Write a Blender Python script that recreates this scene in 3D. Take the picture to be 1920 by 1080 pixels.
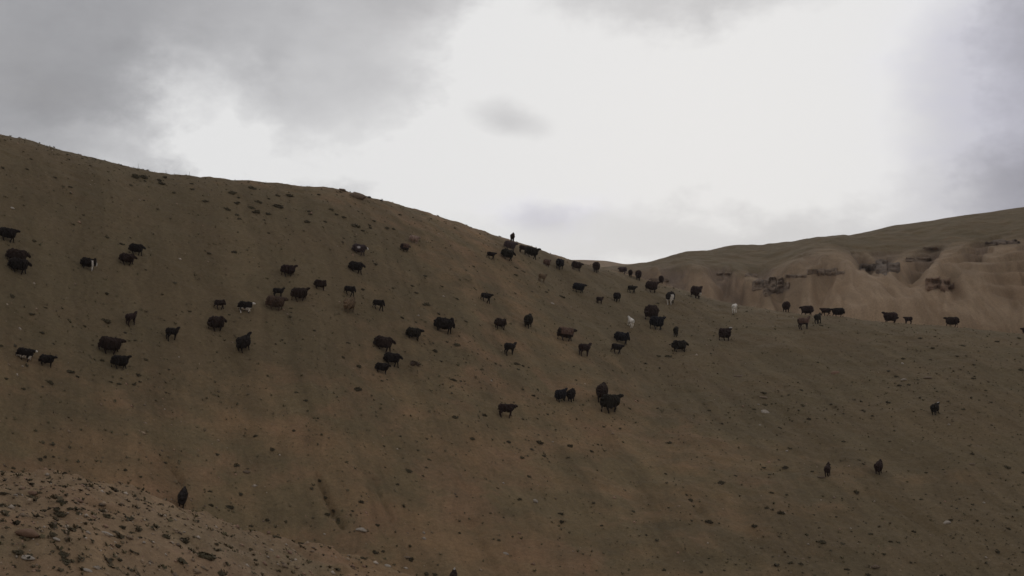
import bpy, math, random
import numpy as np
from mathutils import Vector, Matrix

# ------------------------------------------------------------------ camera, world, sun, exposure
for o in list(bpy.data.objects):
    bpy.data.objects.remove(o, do_unlink=True)
SC = bpy.context.scene
COL = SC.collection
F = 2318.0                                   # focal length in pixels of a 1920 wide frame
PITCH = math.radians(7.0)
cam = bpy.data.cameras.new('camera')
cam.sensor_width = 36.0
cam.lens = 36.0 * F / 1920.0
cam.clip_start = 0.1
cam.clip_end = 9000
camo = bpy.data.objects.new('camera', cam)
COL.objects.link(camo)
camo.location = (0, 0, 0)
camo.rotation_euler = (math.pi / 2 + PITCH, 0, 0)
SC.camera = camo
SC.render.engine = 'CYCLES'
SC.view_settings.view_transform = 'Standard'
SC.view_settings.look = 'None'
SC.view_settings.exposure = 0.0
SC.view_settings.gamma = 1.0
SC.view_settings.use_curve_mapping = False

SUN_AZ = math.radians(9.0)                   # clockwise from +Y, behind the clouds right of centre
SUN_EL = math.radians(17.0)
sun = bpy.data.lights.new('sun', 'SUN')
sun.energy = 0.5
sun.angle = math.radians(20)
sun.color = (1.0, 0.95, 0.88)
suno = bpy.data.objects.new('sun', sun)
COL.objects.link(suno)
sd = Vector((math.sin(SUN_AZ) * math.cos(SUN_EL), math.cos(SUN_AZ) * math.cos(SUN_EL), math.sin(SUN_EL)))
suno.rotation_euler = (-sd).to_track_quat('-Z', 'Y').to_euler()

CP, SP = math.cos(PITCH), math.sin(PITCH)


def ray(px, py):
    a = (px - 960.0) / F
    b = (540.0 - py) / F
    return np.array([a, CP - b * SP, SP + b * CP])


def azel(px, py):
    v = ray(px, py)
    h = math.hypot(v[0], v[1])
    return math.atan2(v[0], v[1]), v[2] / h


def build_world():
    w = bpy.data.worlds.new('World')
    SC.world = w
    w.use_nodes = True
    nt = w.node_tree
    nt.nodes.clear()
    N, L = nt.nodes.new, nt.links.new

    def math_(op, a, b=None, clamp=False):
        n = N('ShaderNodeMath'); n.operation = op; n.use_clamp = clamp
        for i, s in enumerate((a, b)):
            if s is None: continue
            if isinstance(s, (int, float)): n.inputs[i].default_value = s
            else: L(s, n.inputs[i])
        return n.outputs[0]

    tc = N('ShaderNodeTexCoord')
    sep = N('ShaderNodeSeparateXYZ'); L(tc.outputs['Generated'], sep.inputs[0])
    az = math_('ARCTAN2', sep.outputs[0], sep.outputs[1])
    el = math_('ARCSINE', sep.outputs[2])
    comb = N('ShaderNodeCombineXYZ'); L(az, comb.inputs[0]); L(el, comb.inputs[1])
    def noise(scale, det, rough=0.55, stretch=(1, 1, 1.9)):
        mp = N('ShaderNodeMapping'); mp.inputs['Scale'].default_value = stretch
        L(tc.outputs['Generated'], mp.inputs[0])
        n = N('ShaderNodeTexNoise'); n.inputs['Scale'].default_value = scale
        n.inputs['Detail'].default_value = det; n.inputs['Roughness'].default_value = rough
        L(mp.outputs[0], n.inputs['Vector'])
        return n
    nz = noise(11, 7, 0.62, (1, 1, 1.5))
    warp = N('ShaderNodeVectorMath'); warp.operation = 'MULTIPLY_ADD'
    L(nz.outputs['Color'], warp.inputs[0])
    warp.inputs[1].default_value = (0.15, 0.11, 0)
    warp.inputs[2].default_value = (-0.075, -0.055, 0)
    addw = N('ShaderNodeVectorMath'); addw.operation = 'ADD'
    L(comb.outputs[0], addw.inputs[0]); L(warp.outputs[0], addw.inputs[1])
    P = addw.outputs[0]
    hw = N('ShaderNodeVectorMath'); hw.operation = 'MULTIPLY_ADD'
    L(warp.outputs[0], hw.inputs[0]); hw.inputs[1].default_value = (0.35, 0.35, 0.35); L(comb.outputs[0], hw.inputs[2])
    P_CALM = hw.outputs[0]

    def lobe(px, py, sx, sy, amp, rot=0, power=2.0, calm=0):
        a, t = azel(px, py)
        m = N('ShaderNodeMapping'); m.vector_type = 'TEXTURE'
        m.inputs['Location'].default_value = (a, math.atan(t), 0)
        m.inputs['Rotation'].default_value = (0, 0, math.radians(rot))
        m.inputs['Scale'].default_value = (sx / F, sy / F, 1)
        L(P_CALM if calm else P, m.inputs[0])
        ln = N('ShaderNodeVectorMath'); ln.operation = 'LENGTH'; L(m.outputs[0], ln.inputs[0])
        p = math_('POWER', ln.outputs['Value'], power)
        e = math_('EXPONENT', math_('MULTIPLY', p, -1.0))
        return math_('MULTIPLY', e, amp)

    def total(base, lobes):
        s = base
        for l in lobes: s = math_('ADD', s, l)
        return s
    n2 = noise(3.2, 6, 0.5)
    n3 = noise(13, 8, 0.66, (1, 1, 1.6))
    nz2 = math_('MULTIPLY', math_('SUBTRACT', n2.outputs[0], 0.5), 0.12)
    nz3 = math_('MULTIPLY', math_('SUBTRACT', n3.outputs[0], 0.5), 0.11)
    base = math_('ADD', math_('ADD', nz2, nz3), SKY_BASE)
    up = total(base, [lobe(*a) for a in SKY_LIGHT])
    up = math_('MINIMUM', up, 0.925)
    dn = total(0.0, [lobe(*a) for a in SKY_DARK])
    b = math_('SUBTRACT', up, dn)
    b = math_('MINIMUM', math_('MAXIMUM', b, 0.3), 0.908)
    lin = math_('POWER', b, 2.2)
    # tint: clouds away from the sun are cooler and slightly lilac
    cool = math_('SUBTRACT', 1.0, math_('MULTIPLY', math_('SUBTRACT', b, 0.56), 2.9), True)
    lav = total(0.0, [lobe(*a) for a in SKY_LAV])
    def mixc(fac, c1, c2):
        m = N('ShaderNodeMix'); m.data_type = 'RGBA'
        L(fac, m.inputs[0])
        for i, c in ((6, c1), (7, c2)):
            if isinstance(c, tuple): m.inputs[i].default_value = c
            else: L(c, m.inputs[i])
        return m.outputs[2]
    t1 = mixc(cool, (1, 1, 1, 1), (0.985, 0.985, 1.035, 1))
    warmn = noise(5, 3)
    wf = math_('MULTIPLY', math_('SUBTRACT', warmn.outputs[0], 0.48), 2.0, True)
    wf2 = math_('MULTIPLY', wf, math_('MULTIPLY', cool, 1.0))
    t1 = mixc(wf2, t1, (1.02, 0.985, 0.985, 1))
    t2 = mixc(lav, t1, (0.96, 0.96, 1.12, 1))
    vm = N('ShaderNodeVectorMath'); vm.operation = 'SCALE'
    L(t2, vm.inputs[0]); L(lin, vm.inputs[3])
    cl = N('ShaderNodeBackground'); L(vm.outputs[0], cl.inputs[0]); cl.inputs[1].default_value = 1.0
    sky = N('ShaderNodeTexSky'); sky.sky_type = 'NISHITA'; sky.sun_disc = False
    sky.sun_elevation = SUN_EL; sky.sun_rotation = SUN_AZ
    bs = N('ShaderNodeBackground'); L(sky.outputs[0], bs.inputs[0]); bs.inputs[1].default_value = 0.06
    # a closed cloud deck: the clear sky above it shows through only faintly
    mx = N('ShaderNodeMixShader'); mx.inputs[0].default_value = 0.97
    L(bs.outputs[0], mx.inputs[1]); L(cl.outputs[0], mx.inputs[2])
    out = N('ShaderNodeOutputWorld'); L(mx.outputs[0], out.inputs[0])


SKY_BASE = 0.635
SKY_LIGHT = [   # px, py, radius x, radius y, amount, rotation
    (1330, 170, 450, 360, 0.55, 0, 4.2),
    (960, 350, 235, 125, 0.26, 0, 2.8),
    (700, 170, 330, 280, 0.13, 0, 2.2),
    (370, 215, 105, 110, 0.19, 30, 2.4),
    (420, 318, 330, 58, 0.19, -6, 2.0),
    (600, 270, 230, 90, 0.05, 0, 2.0),
    (1330, 480, 560, 110, 0.22, 0, 2.0),
    (1940, 60, 260, 220, 0.15, 0, 2.4),
    (1930, 330, 260, 160, 0.08, 0, 2.4),
]
SKY_DARK = [
    (930, 205, 52, 34, 0.085, 0, 2.4, 1),
    (990, 224, 62, 30, 0.085, 0, 2.4, 1),
    (1180, -25, 190, 72, 0.12, -6, 2.4),
    (1400, -30, 140, 62, 0.10, 0, 2.4),
    (2120, 190, 375, 330, 0.14, 0, 7.0, 1),
    (1960, 350, 300, 90, 0.03, 12, 2.0),
    (1025, 402, 62, 30, 0.09, 0, 2.4, 1),
    (1300, 455, 400, 66, 0.085, 0, 3.0),
    (1640, 400, 200, 50, 0.05, 12, 2.2),
    (120, 190, 330, 120, 0.03, 20, 2.0),
    (515, 130, 40, 26, 0.03, 0, 2.0),
]
SKY_LAV = [(1960, 250, 200, 380, 0.9, 0, 2.4), (1030, 395, 90, 36, 0.5, 0, 2.0)]
build_world()

# ------------------------------------------------------------------ helpers


def tag(o, label=None, cat=None, group=None, kind=None):
    if label: o['label'] = label
    if cat: o['category'] = cat
    if group: o['group'] = group
    if kind: o['kind'] = kind
    return o


def hash2(ix, iy, seed):
    h = (ix.astype(np.int64) * 374761393 + iy.astype(np.int64) * 668265263 + seed * 982451653) & 0xffffffff
    h = ((h ^ (h >> 13)) * 1274126177) & 0xffffffff
    h = (h ^ (h >> 16)) & 0xffff
    return h.astype(np.float64) / 65535.0


def vnoise(x, y, seed=0):
    x = np.asarray(x, float); y = np.asarray(y, float)
    ix = np.floor(x); iy = np.floor(y)
    fx = x - ix; fy = y - iy
    fx = fx * fx * fx * (fx * (fx * 6 - 15) + 10); fy = fy * fy * fy * (fy * (fy * 6 - 15) + 10)
    a = hash2(ix, iy, seed); b = hash2(ix + 1, iy, seed)
    c = hash2(ix, iy + 1, seed); d = hash2(ix + 1, iy + 1, seed)
    return (a * (1 - fx) + b * fx) * (1 - fy) + (c * (1 - fx) + d * fx) * fy - 0.5


def fbm(x, y, octs=4, seed=0, gain=0.5):
    s = 0; a = 1.0
    for i in range(octs):
        s = s + a * vnoise(np.asarray(x) * 2 ** i + 17.3 * i, np.asarray(y) * 2 ** i - 9.1 * i, seed + i)
        a *= gain
    return s


def smooth(a, b, x):
    t = np.clip((x - a) / (b - a), 0, 1)
    return t * t * (3 - 2 * t)


def new_mesh(name, V, faces):
    """faces: (n,k) int array of quads/tris, or a list of polygons"""
    me = bpy.data.meshes.new(name)
    if isinstance(faces, np.ndarray):
        n, k = faces.shape
        me.vertices.add(len(V)); me.vertices.foreach_set('co', np.asarray(V, np.float32).ravel())
        me.loops.add(n * k); me.loops.foreach_set('vertex_index', faces.astype(np.int32).ravel())
        me.polygons.add(n)
        me.polygons.foreach_set('loop_start', np.arange(0, n * k, k, dtype=np.int32))
        me.polygons.foreach_set('loop_total', np.full(n, k, np.int32))
        me.update(calc_edges=True)
    else:
        me.from_pydata([tuple(v) for v in V], [], faces)
        me.update()
    return me


def smooth_shade(me):
    me.polygons.foreach_set('use_smooth', np.ones(len(me.polygons), bool))


def link(name, me, mat=None, parent=None):
    o = bpy.data.objects.new(name, me)
    if mat is not None and me is not None and not me.materials: me.materials.append(mat)
    COL.objects.link(o)
    if parent is not None: o.parent = parent
    return o


def add_attr(me, name, vals):
    a = me.attributes.new(name, 'FLOAT', 'POINT')
    a.data.foreach_set('value', np.asarray(vals, np.float32))


def add_color(me, name, rgb):
    a = me.attributes.new(name, 'FLOAT_COLOR', 'POINT')
    c = np.ones((len(me.vertices), 4), np.float32); c[:, :3] = rgb
    a.data.foreach_set('color', c.ravel())


# ------------------------------------------------------------------ materials
class NB:
    def __init__(self, name):
        self.m = bpy.data.materials.new(name); self.m.use_nodes = True
        self.nt = self.m.node_tree; self.nt.nodes.clear()
        self.out = self.N('ShaderNodeOutputMaterial')
        self.b = self.N('ShaderNodeBsdfPrincipled')
        self.b.inputs['Roughness'].default_value = 0.95
        self.b.inputs['Specular IOR Level'].default_value = 0.15
        self.L(self.b.outputs[0], self.out.inputs[0])
        self.tc = self.N('ShaderNodeTexCoord')

    def N(self, t): return self.nt.nodes.new(t)
    def L(self, a, b): return self.nt.links.new(a, b)

    def noise(self, scale, det=4, rough=0.55, co='Object', stretch=None, vec=None):
        n = self.N('ShaderNodeTexNoise'); n.inputs['Scale'].default_value = scale
        n.inputs['Detail'].default_value = det; n.inputs['Roughness'].default_value = rough
        v = vec if vec is not None else self.tc.outputs[co]
        if stretch:
            mp = self.N('ShaderNodeMapping'); mp.inputs['Scale'].default_value = stretch
            self.L(v, mp.inputs[0]); v = mp.outputs[0]
        self.L(v, n.inputs['Vector'])
        return n.outputs[0]

    def rng(self, v, a, b, c=0.0, d=1.0):
        n = self.N('ShaderNodeMapRange'); self.L(v, n.inputs[0])
        for i, x in enumerate((a, b, c, d)): n.inputs[i + 1].default_value = x
        return n.outputs[0]

    def math(self, op, a, b):
        n = self.N('ShaderNodeMath'); n.operation = op
        for i, s in enumerate((a, b)):
            if isinstance(s, (int, float)): n.inputs[i].default_value = s
            else: self.L(s, n.inputs[i])
        return n.outputs[0]

    def mix(self, fac, a, b, mode='MIX'):
        n = self.N('ShaderNodeMix'); n.data_type = 'RGBA'; n.blend_type = mode
        for i, s in ((0, fac), (6, a), (7, b)):
            if isinstance(s, (int, float)): n.inputs[i].default_value = s
            elif isinstance(s, tuple): n.inputs[i].default_value = (*s, 1)
            else: self.L(s, n.inputs[i])
        return n.outputs[2]

    def attr(self, name, col=False):
        n = self.N('ShaderNodeAttribute'); n.attribute_name = name
        return n.outputs['Color'] if col else n.outputs['Fac']

    def bump(self, h, strength, dist):
        n = self.N('ShaderNodeBump'); n.inputs['Strength'].default_value = strength
        n.inputs['Distance'].default_value = dist
        self.L(h, n.inputs['Height']); self.L(n.outputs[0], self.b.inputs['Normal'])

    def color(self, c): self.L(c, self.b.inputs['Base Color'])


def ground_material():
    g = NB('dry_hillside_soil')
    uv = g.tc.outputs['UV']
    big = g.rng(g.noise(0.2, 4, 0.6), 0.42, 0.58)
    soil = g.mix(big, SOIL_A, SOIL_B)
    red = g.rng(g.noise(0.35, 4, 0.6), 0.50, 0.62)
    soil = g.mix(g.math('MULTIPLY', red, 0.55), soil, SOIL_RED)
    # grass cover: olive, in soft patches, thicker where the cover attribute says
    patch = g.noise(0.55, 5, 0.62)
    cov = g.math('ADD', g.attr('cover'), g.math('MULTIPLY', g.math('SUBTRACT', patch, 0.5), 1.5))
    cov = g.rng(cov, 0.22, 0.78)
    col = g.mix(g.math('MULTIPLY', cov, 0.85), soil, GRASS)
    # wash marks running down the slope
    wv = g.N('ShaderNodeTexNoise'); wv.inputs['Scale'].default_value = 0.25; wv.inputs['Detail'].default_value = 4
    g.L(g.tc.outputs['Object'], wv.inputs['Vector'])
    wm = g.N('ShaderNodeVectorMath'); wm.operation = 'MULTIPLY_ADD'; g.L(wv.outputs['Color'], wm.inputs[0]); wm.inputs[1].default_value = (2.2, 8, 0); g.L(uv, wm.inputs[2])
    uv = wm.outputs[0]
    st = g.noise(1.0, 5, 0.6, vec=uv, stretch=(0.7, 0.07, 1))
    st2 = g.noise(1.0, 4, 0.6, vec=uv, stretch=(3.0, 0.10, 1))
    k = g.math('ADD', g.rng(st, 0.3, 0.7, 0.86, 1.14), g.rng(st2, 0.28, 0.60, -0.11, 0.05))
    fine = g.rng(g.noise(6.0, 6, 0.68), 0.25, 0.75, 0.80, 1.20)
    grit = g.rng(g.noise(30.0, 3, 0.7), 0.3, 0.7, 0.86, 1.14)
    k = g.math('MULTIPLY', g.math('MULTIPLY', k, fine), grit)
    vm = g.N('ShaderNodeVectorMath'); vm.operation = 'SCALE'
    g.L(col, vm.inputs[0]); g.L(k, vm.inputs[3])
    col = vm.outputs[0]
    # bleached bare scree, with light and shade of the spurs painted into it
    bare = g.attr('bare')
    tan = g.mix(g.rng(g.noise(0.12, 5, 0.6), 0.4, 0.6), TAN_A, TAN_B)
    shd = g.math('ADD', g.attr('spur_shade'), g.math('MULTIPLY', g.math('SUBTRACT', g.noise(0.3, 6, 0.65), 0.5), 0.7))
    tan = g.mix(g.rng(shd, 0.45, 0.85), tan, (0.42, 0.30, 0.195))  # painted light on the spur ridges
    tan = g.mix(g.rng(shd, 0.30, -0.05), tan, (0.22, 0.16, 0.115))  # painted shade in the gullies between spurs
    tk = g.N('ShaderNodeVectorMath'); tk.operation = 'SCALE'; g.L(tan, tk.inputs[0]); g.L(g.math('MULTIPLY', k, 1.0), tk.inputs[3])
    bm = g.rng(g.math('ADD', bare, g.math('MULTIPLY', g.math('SUBTRACT', g.noise(0.25, 6, 0.62), 0.5), 0.5)), 0.3, 0.7)
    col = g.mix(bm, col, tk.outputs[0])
    g.color(col)
    h = g.math('ADD', g.noise(5, 6, 0.7), g.math('MULTIPLY', g.noise(24, 4, 0.7), 0.35))
    g.bump(h, 0.8, 0.12)
    return g.m


SOIL_A = (0.322, 0.206, 0.110)
SOIL_B = (0.245, 0.178, 0.096)
SOIL_RED = (0.345, 0.200, 0.115)
GRASS = (0.170, 0.129, 0.073)
TAN_A = (0.372, 0.258, 0.162)
TAN_B = (0.318, 0.226, 0.142)
M_GROUND = ground_material()


def leaf_material(name, c1, c2):
    g = NB(name)
    oi = g.N('ShaderNodeObjectInfo')
    n = g.noise(7, 3)
    f = g.rng(g.math('ADD', n, g.math('MULTIPLY', g.math('SUBTRACT', oi.outputs['Random'], 0.5), 0.6)), 0.3, 0.7)
    g.color(g.mix(f, c1, c2))
    return g.m


def rock_material(name, c1, c2, scale=6.0):
    g = NB(name)
    oi = g.N('ShaderNodeObjectInfo')
    n = g.noise(scale, 6, 0.65)
    f = g.rng(g.math('ADD', n, g.math('MULTIPLY', g.math('SUBTRACT', oi.outputs['Random'], 0.5), 0.3)), 0.35, 0.65)
    g.color(g.mix(f, c1, c2))
    g.bump(g.noise(scale * 4, 5, 0.7), 0.6, 0.03)
    return g.m


def strata_material(name, c1, c2, c3):
    g = NB(name)
    n = g.noise(1.0, 6, 0.65, stretch=(0.25, 0.25, 2.2))
    n2 = g.noise(1.6, 5, 0.65)
    c = g.mix(g.rng(n, 0.35, 0.65), c1, c2)
    c = g.mix(g.rng(n2, 0.5, 0.75), c, c3)
    g.color(c)
    g.bump(g.math('ADD', n, g.math('MULTIPLY', n2, 0.5)), 1.0, 0.5)
    return g.m


def wool_material():
    g = NB('shaggy_wool')
    c = g.attr('coat', True)
    n = g.rng(g.noise(16, 4, 0.65, stretch=(1, 1, 0.4)), 0.3, 0.7, 0.65, 1.35)
    vm = g.N('ShaderNodeVectorMath'); vm.operation = 'SCALE'
    g.L(c, vm.inputs[0]); g.L(n, vm.inputs[3])
    g.color(vm.outputs[0])
    g.b.inputs['Specular IOR Level'].default_value = 0.05
    g.b.inputs['Sheen Weight'].default_value = 0.12
    g.b.inputs['Sheen Tint'].default_value = (0.75, 0.62, 0.52, 1)
    g.bump(g.noise(30, 4, 0.7, stretch=(1, 1, 0.35)), 0.9, 0.03)
    return g.m


M_LEAF = leaf_material('thorn_cushion_leaf', (0.075, 0.061, 0.038), (0.115, 0.094, 0.057))
M_DRY = leaf_material('dry_brown_twig', (0.105, 0.075, 0.055), (0.16, 0.115, 0.085))
M_STRAW = leaf_material('dry_straw', (0.14, 0.115, 0.065), (0.20, 0.16, 0.09))
M_PALE = rock_material('pale_limestone', (0.36, 0.30, 0.24), (0.52, 0.45, 0.37), 5)
M_BROWNROCK = rock_material('brown_stone', (0.16, 0.115, 0.08), (0.25, 0.185, 0.13), 5)
M_REDROCK = rock_material('reddish_stone', (0.235, 0.145, 0.095), (0.33, 0.215, 0.15), 3)
M_DARKROCK = rock_material('dark_stone', (0.075, 0.060, 0.048), (0.12, 0.095, 0.075), 5)
M_STRATA = strata_material('layered_brown_rock', (0.22, 0.165, 0.12), (0.36, 0.265, 0.185), (0.18, 0.14, 0.105))
M_STRATA_DARK = strata_material('layered_dark_rock', (0.17, 0.132, 0.10), (0.26, 0.195, 0.145), (0.14, 0.11, 0.085))
M_STRATA_RED = strata_material('layered_red_rock', (0.25, 0.165, 0.11), (0.35, 0.235, 0.155), (0.20, 0.135, 0.095))
M_WOOL = wool_material()

# ------------------------------------------------------------------ the lie of the land
# crest of the near hill: px, py as the eye sees it, and its distance in metres
CREST = [(-700, 150, 62), (-300, 200, 63), (0, 252, 66), (60, 265, 66.5), (150, 291, 67.5), (250, 317, 69), (350, 329, 70.5), (460, 340, 72),
         (560, 348, 73.5), (615, 351, 74.5), (640, 356, 75), (680, 367, 75.5), (745, 382, 77), (800, 398, 78), (870, 420, 79.5), (950, 446, 81.5),
         (1030, 473, 84), (1090, 492, 87), (1180, 514, 91), (1240, 533, 92), (1330, 560, 91), (1400, 577, 90),
         (1480, 590, 88), (1560, 594, 86), (1680, 606, 85), (1790, 614, 84.5), (1920, 628, 84), (2300, 650, 84), (2700, 660, 85)]
FOOT = [(-700, 33), (0, 37), (500, 40), (1000, 42), (1500, 44), (1920, 45), (2700, 46)]     # distance where the frame's lower edge meets it
MOUND = [(-700, 860), (0, 884), (150, 905), (300, 945), (420, 985), (560, 1030), (700, 1068), (850, 1110), (1200, 1220), (2700, 1300)]
BACK = [(600, 560, 200), (1000, 510, 195), (1150, 503, 190), (1222, 494, 185), (1240, 485, 184), (1285, 469, 183), (1330, 467, 182), (1385, 452, 182), (1470, 450, 182),
        (1560, 438, 182), (1600, 432, 181), (1670, 412, 180), (1740, 402, 180), (1810, 390, 180), (1920, 376, 180), (2300, 330, 182), (2700, 290, 185), (3300, 250, 190)]
EDGE = [(600, 580), (1150, 512), (1200, 508), (1290, 500), (1360, 506), (1420, 520), (1470, 498), (1520, 478), (1570, 470), (1620, 484), (1690, 484),
        (1740, 476), (1800, 462), (1860, 462), (1920, 452), (2300, 410), (3300, 330)]
DIST = [(300, 520), (900, 500), (1040, 488), (1090, 487), (1140, 489), (1172, 496), (1195, 494), (1207, 490), (1225, 497), (1300, 505), (1700, 520)]

AZT = np.linspace(-math.pi, math.pi, 7201)


def table(pts, idx, filt=5):
    az = []; val = []
    for p in pts:
        a, t = azel(p[0], p[1] if (idx == 'tan' or len(p) > 2) else 700)
        az.append(a)
        val.append(t if idx == 'tan' else p[idx])
    v = np.interp(AZT, az, val)
    k = np.exp(-0.5 * (np.arange(-3 * filt, 3 * filt + 1) / filt) ** 2); k /= k.sum()
    return np.convolve(np.pad(v, 3 * filt, mode='edge'), k, 'valid')


T_TAN = table(CREST, 'tan', 4)
T_D = table(CREST, 2, 40)
T_B = table(FOOT, 1, 40)
B_TAN = table(BACK, 'tan', 4)
B_D = table(BACK, 2, 40)
E_TAN = table(EDGE, 'tan', 6)
MD_TAN = table(MOUND, 'tan', 12)
X_TAN = table(DIST, 'tan', 4)
_, BOT = azel(960, 1080)
WR = 7.0                                     # rounding of the crest, metres


def softplus(x): return np.logaddexp(0, x)


def crest_profile(r, B, Dd, w):
    u = r - B; L = Dd - B
    sm = L - w * softplus((L - u) / w)
    return sm - 0.75 * w * softplus((u - L) / w) + 0.0


def solve_front():
    rr = np.linspace(35, 120, 340)[None, :]
    B = T_B[:, None]; Dd = T_D[:, None]
    S = crest_profile(rr, B, Dd, WR / 2)
    zB = B * BOT
    lo = np.full((len(AZT), 1), 0.02); hi = np.full((len(AZT), 1), 1.6)
    for _ in range(26):
        mid = (lo + hi) / 2
        e = ((zB + mid * S) / rr).max(axis=1, keepdims=True)
        up = e > T_TAN[:, None]
        hi = np.where(up, mid, hi); lo = np.where(up, lo, mid)
    return ((lo + hi) / 2)[:, 0]


T_S = solve_front()
VALLEY = -9.0


def at(tab, az): return np.interp(az, AZT, tab)


def flow(az, r):
    """constant along the lines that water takes down the slope"""
    return az * 60 + (0.28 + 0.65 * np.clip(az, -0.45, 0.45)) * (r - 60)


CHANNELS = []                                # washed-out rills, filled in below


def H(x, y, small=True):
    """height of the near ground at x, y"""
    x = np.asarray(x, float); y = np.asarray(y, float)
    r = np.hypot(x, y); az = np.arctan2(x, y)
    B = at(T_B, az); Dd = at(T_D, az); s = at(T_S, az)
    z = B * BOT + s * crest_profile(r, B, Dd, WR / 2)
    # folds of the slope, none at the crest
    t = np.clip((r - B * 0.8) / (Dd - B * 0.8), 0, 1)
    amp = (t * (1 - t) * 4) ** 0.8
    arc = az * 60
    z = z + amp * (0.95 * fbm(arc * 0.085 + 3, r * 0.02, 3, 5) + 0.45 * fbm(arc * 0.30, r * 0.045 + 0.5 * fbm(arc * .2, r * .1, 2, 9), 3, 11))
    # low mound at the lower left, nearer the road
    mt = at(MD_TAN, az)
    rm = 29.5
    zm = rm * mt - 0.022 * (r - rm) ** 2 - 0.006 * np.maximum(r - rm, 0) ** 2
    zm = zm + 0.22 * fbm(x * 0.5, y * 0.5, 3, 31)
    k = 0.35
    z = k * np.logaddexp(z / k, zm / k)
    # valley side below the road
    road = -1.65 + 0.0 * r
    near = road * (1 - smooth(6, 22, r)) + (-7.0) * smooth(6, 22, r)
    z = k * np.logaddexp(np.maximum(z, -60) / k, near / k)
    z = np.where(r > 95, k * np.logaddexp(z / k, VALLEY / k), z)
    # away from the view the ground settles to the valley
    w = smooth(1.15, 1.9, np.abs(az))
    z = z * (1 - w) + w * (-1.65 * (1 - smooth(8, 60, r)) + VALLEY * smooth(8, 60, r))
    if small:
        f = smooth(10, 25, r)
        q = flow(az, r) + 0.5 * fbm(x * 0.35, y * 0.35, 3, 43)
        rill = -np.abs(vnoise(q * 0.55, r * 0.035, 44)) * 2 + 0.5
        z = z + f * (r < 110) * (1 - 0.65 * smooth(50, 72, r)) * (0.13 * rill * smooth(0.02, 0.3, amp) + 0.08 * fbm(q * 1.5, r * 0.10, 3, 45) + 0.055 * fbm(arc * 0.25 + r * 0.3, r * 2.0, 2, 46))
        z = z + f * (0.10 * fbm(x * 0.9, y * 0.9, 4, 41) + 0.035 * fbm(x * 3.1, y * 3.1, 3, 51))
        # rougher, stonier surface on the mound
        mm = smooth(-1.5, 0.2, zm - (z - 0.0)) * (r < 38)
        z = z + mm * 0.16 * fbm(x * 1.9, y * 1.9, 4, 61)
        # small bushes-and-soil steps on the brow at the right
        for seg, dep, wid in CHANNELS:
            for (ax, ay), (bx, by) in zip(seg[:-1], seg[1:]):
                near_ = (np.abs(x - (ax + bx) / 2) < 4) & (np.abs(y - (ay + by) / 2) < 5)
                if not near_.any(): continue
                px_, py_ = x[near_] if x.ndim else x, y[near_] if y.ndim else y
                dx, dy = bx - ax, by - ay
                tt = np.clip(((px_ - ax) * dx + (py_ - ay) * dy) / (dx * dx + dy * dy), 0, 1)
                d = np.hypot(px_ - ax - tt * dx, py_ - ay - tt * dy)
                cut = dep * np.exp(-(d / wid) ** 2)
                if x.ndim: z[near_] = z[near_] - cut
                else: z = z - cut
    return z


SPURS = [(1225, 16, 3.0), (1300, 30, 4.0), (1395, 22, 5.0), (1470, 30, 4.0), (1560, 34, 8.5), (1630, 14, 3), (1705, 26, 4.0), (1800, 30, 6.5), (1900, 34, 6.0), (2050, 50, 6), (2250, 60, 6)]


def spur_field(az, r, re=143.0):
    sp = 0
    for px, wd, am in SPURS:
        a, _ = azel(px, 520)
        wq = wd / F * (0.40 + 0.050 * np.clip(re + 4 - r, 0, 26))
        a = a + (0.0011 if px < 1700 else -0.0014) * (re - r)
        sp = sp + 1.4 * am * np.exp(-(np.abs(az - a) / wq) ** 1.5)
    return 11 * np.tanh(sp / 11)


def HB(x, y):
    """height of the eroded hill beyond"""
    x = np.asarray(x, float); y = np.asarray(y, float)
    r = np.hypot(x, y); az = np.arctan2(x, y)
    D = at(B_D, az); T = at(B_TAN, az); E = at(E_TAN, az)
    re = 143.0 + 2.0 * fbm(az * 14, az * 0, 2, 77)
    ze = re * E
    zt = D * T
    up = ze + (zt - ze) * np.where(r < D, 1 - ((D - r) / (D - re)) ** 1.0 * 1.0, 1)
    # round the crest so that the line of sight grazes it
    L = D - re
    u = r - re
    sl = (zt - ze) / L
    up = ze + sl * (L + 2.0 - 5 * softplus((L - u) / 5)) - 0.5 * 5 * softplus((u - L) / 5) * 0.5
    # spurs and gullies of the bare lower part
    sp = spur_field(az, r)
    wz = az + 0.02 * fbm(az * 20, r * 0.06, 3, 3)
    sp = sp + 5.0 * np.abs(fbm(wz * 22, r * 0.05, 4, 91)) + 2.4 * np.abs(fbm(wz * 62, r * 0.07, 4, 94)) + 0.9 * fbm(wz * 120, r * 0.14, 3, 92)
    rs = r + sp
    steep = 0.62
    lo = ze + 0.6 - steep * (re + 2.5 - rs)
    # bands of harder rock break the slope into ledges in places
    lt = (lo + 0.5 * fbm(x * 0.05, y * 0.05, 2, 61)) / 1.5
    fl = np.floor(lt)
    lo2 = 1.5 * (fl + smooth(0.30, 0.60, lt - fl)) - 0.5 * fbm(x * 0.05, y * 0.05, 2, 61)
    m = smooth(0.0, 0.22, fbm(x * 0.055, y * 0.055, 3, 63) + 0.05) * smooth(-9, -5, lo - ze)
    lo = lo * (1 - m) + lo2 * m
    lo = lo - 2.0 * np.maximum(120 - r, 0)
    k = 0.45
    z = -k * np.logaddexp(-up / k, -lo / k)
    z = z + 0.5 * fbm(x * 0.10, y * 0.10, 4, 95) * smooth(0, 8, D - r) + 0.25 * fbm(x * 0.5, y * 0.5, 3, 97) * smooth(2, 10, D - r)
    z = np.maximum(z, VALLEY - 2)
    return z


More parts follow.
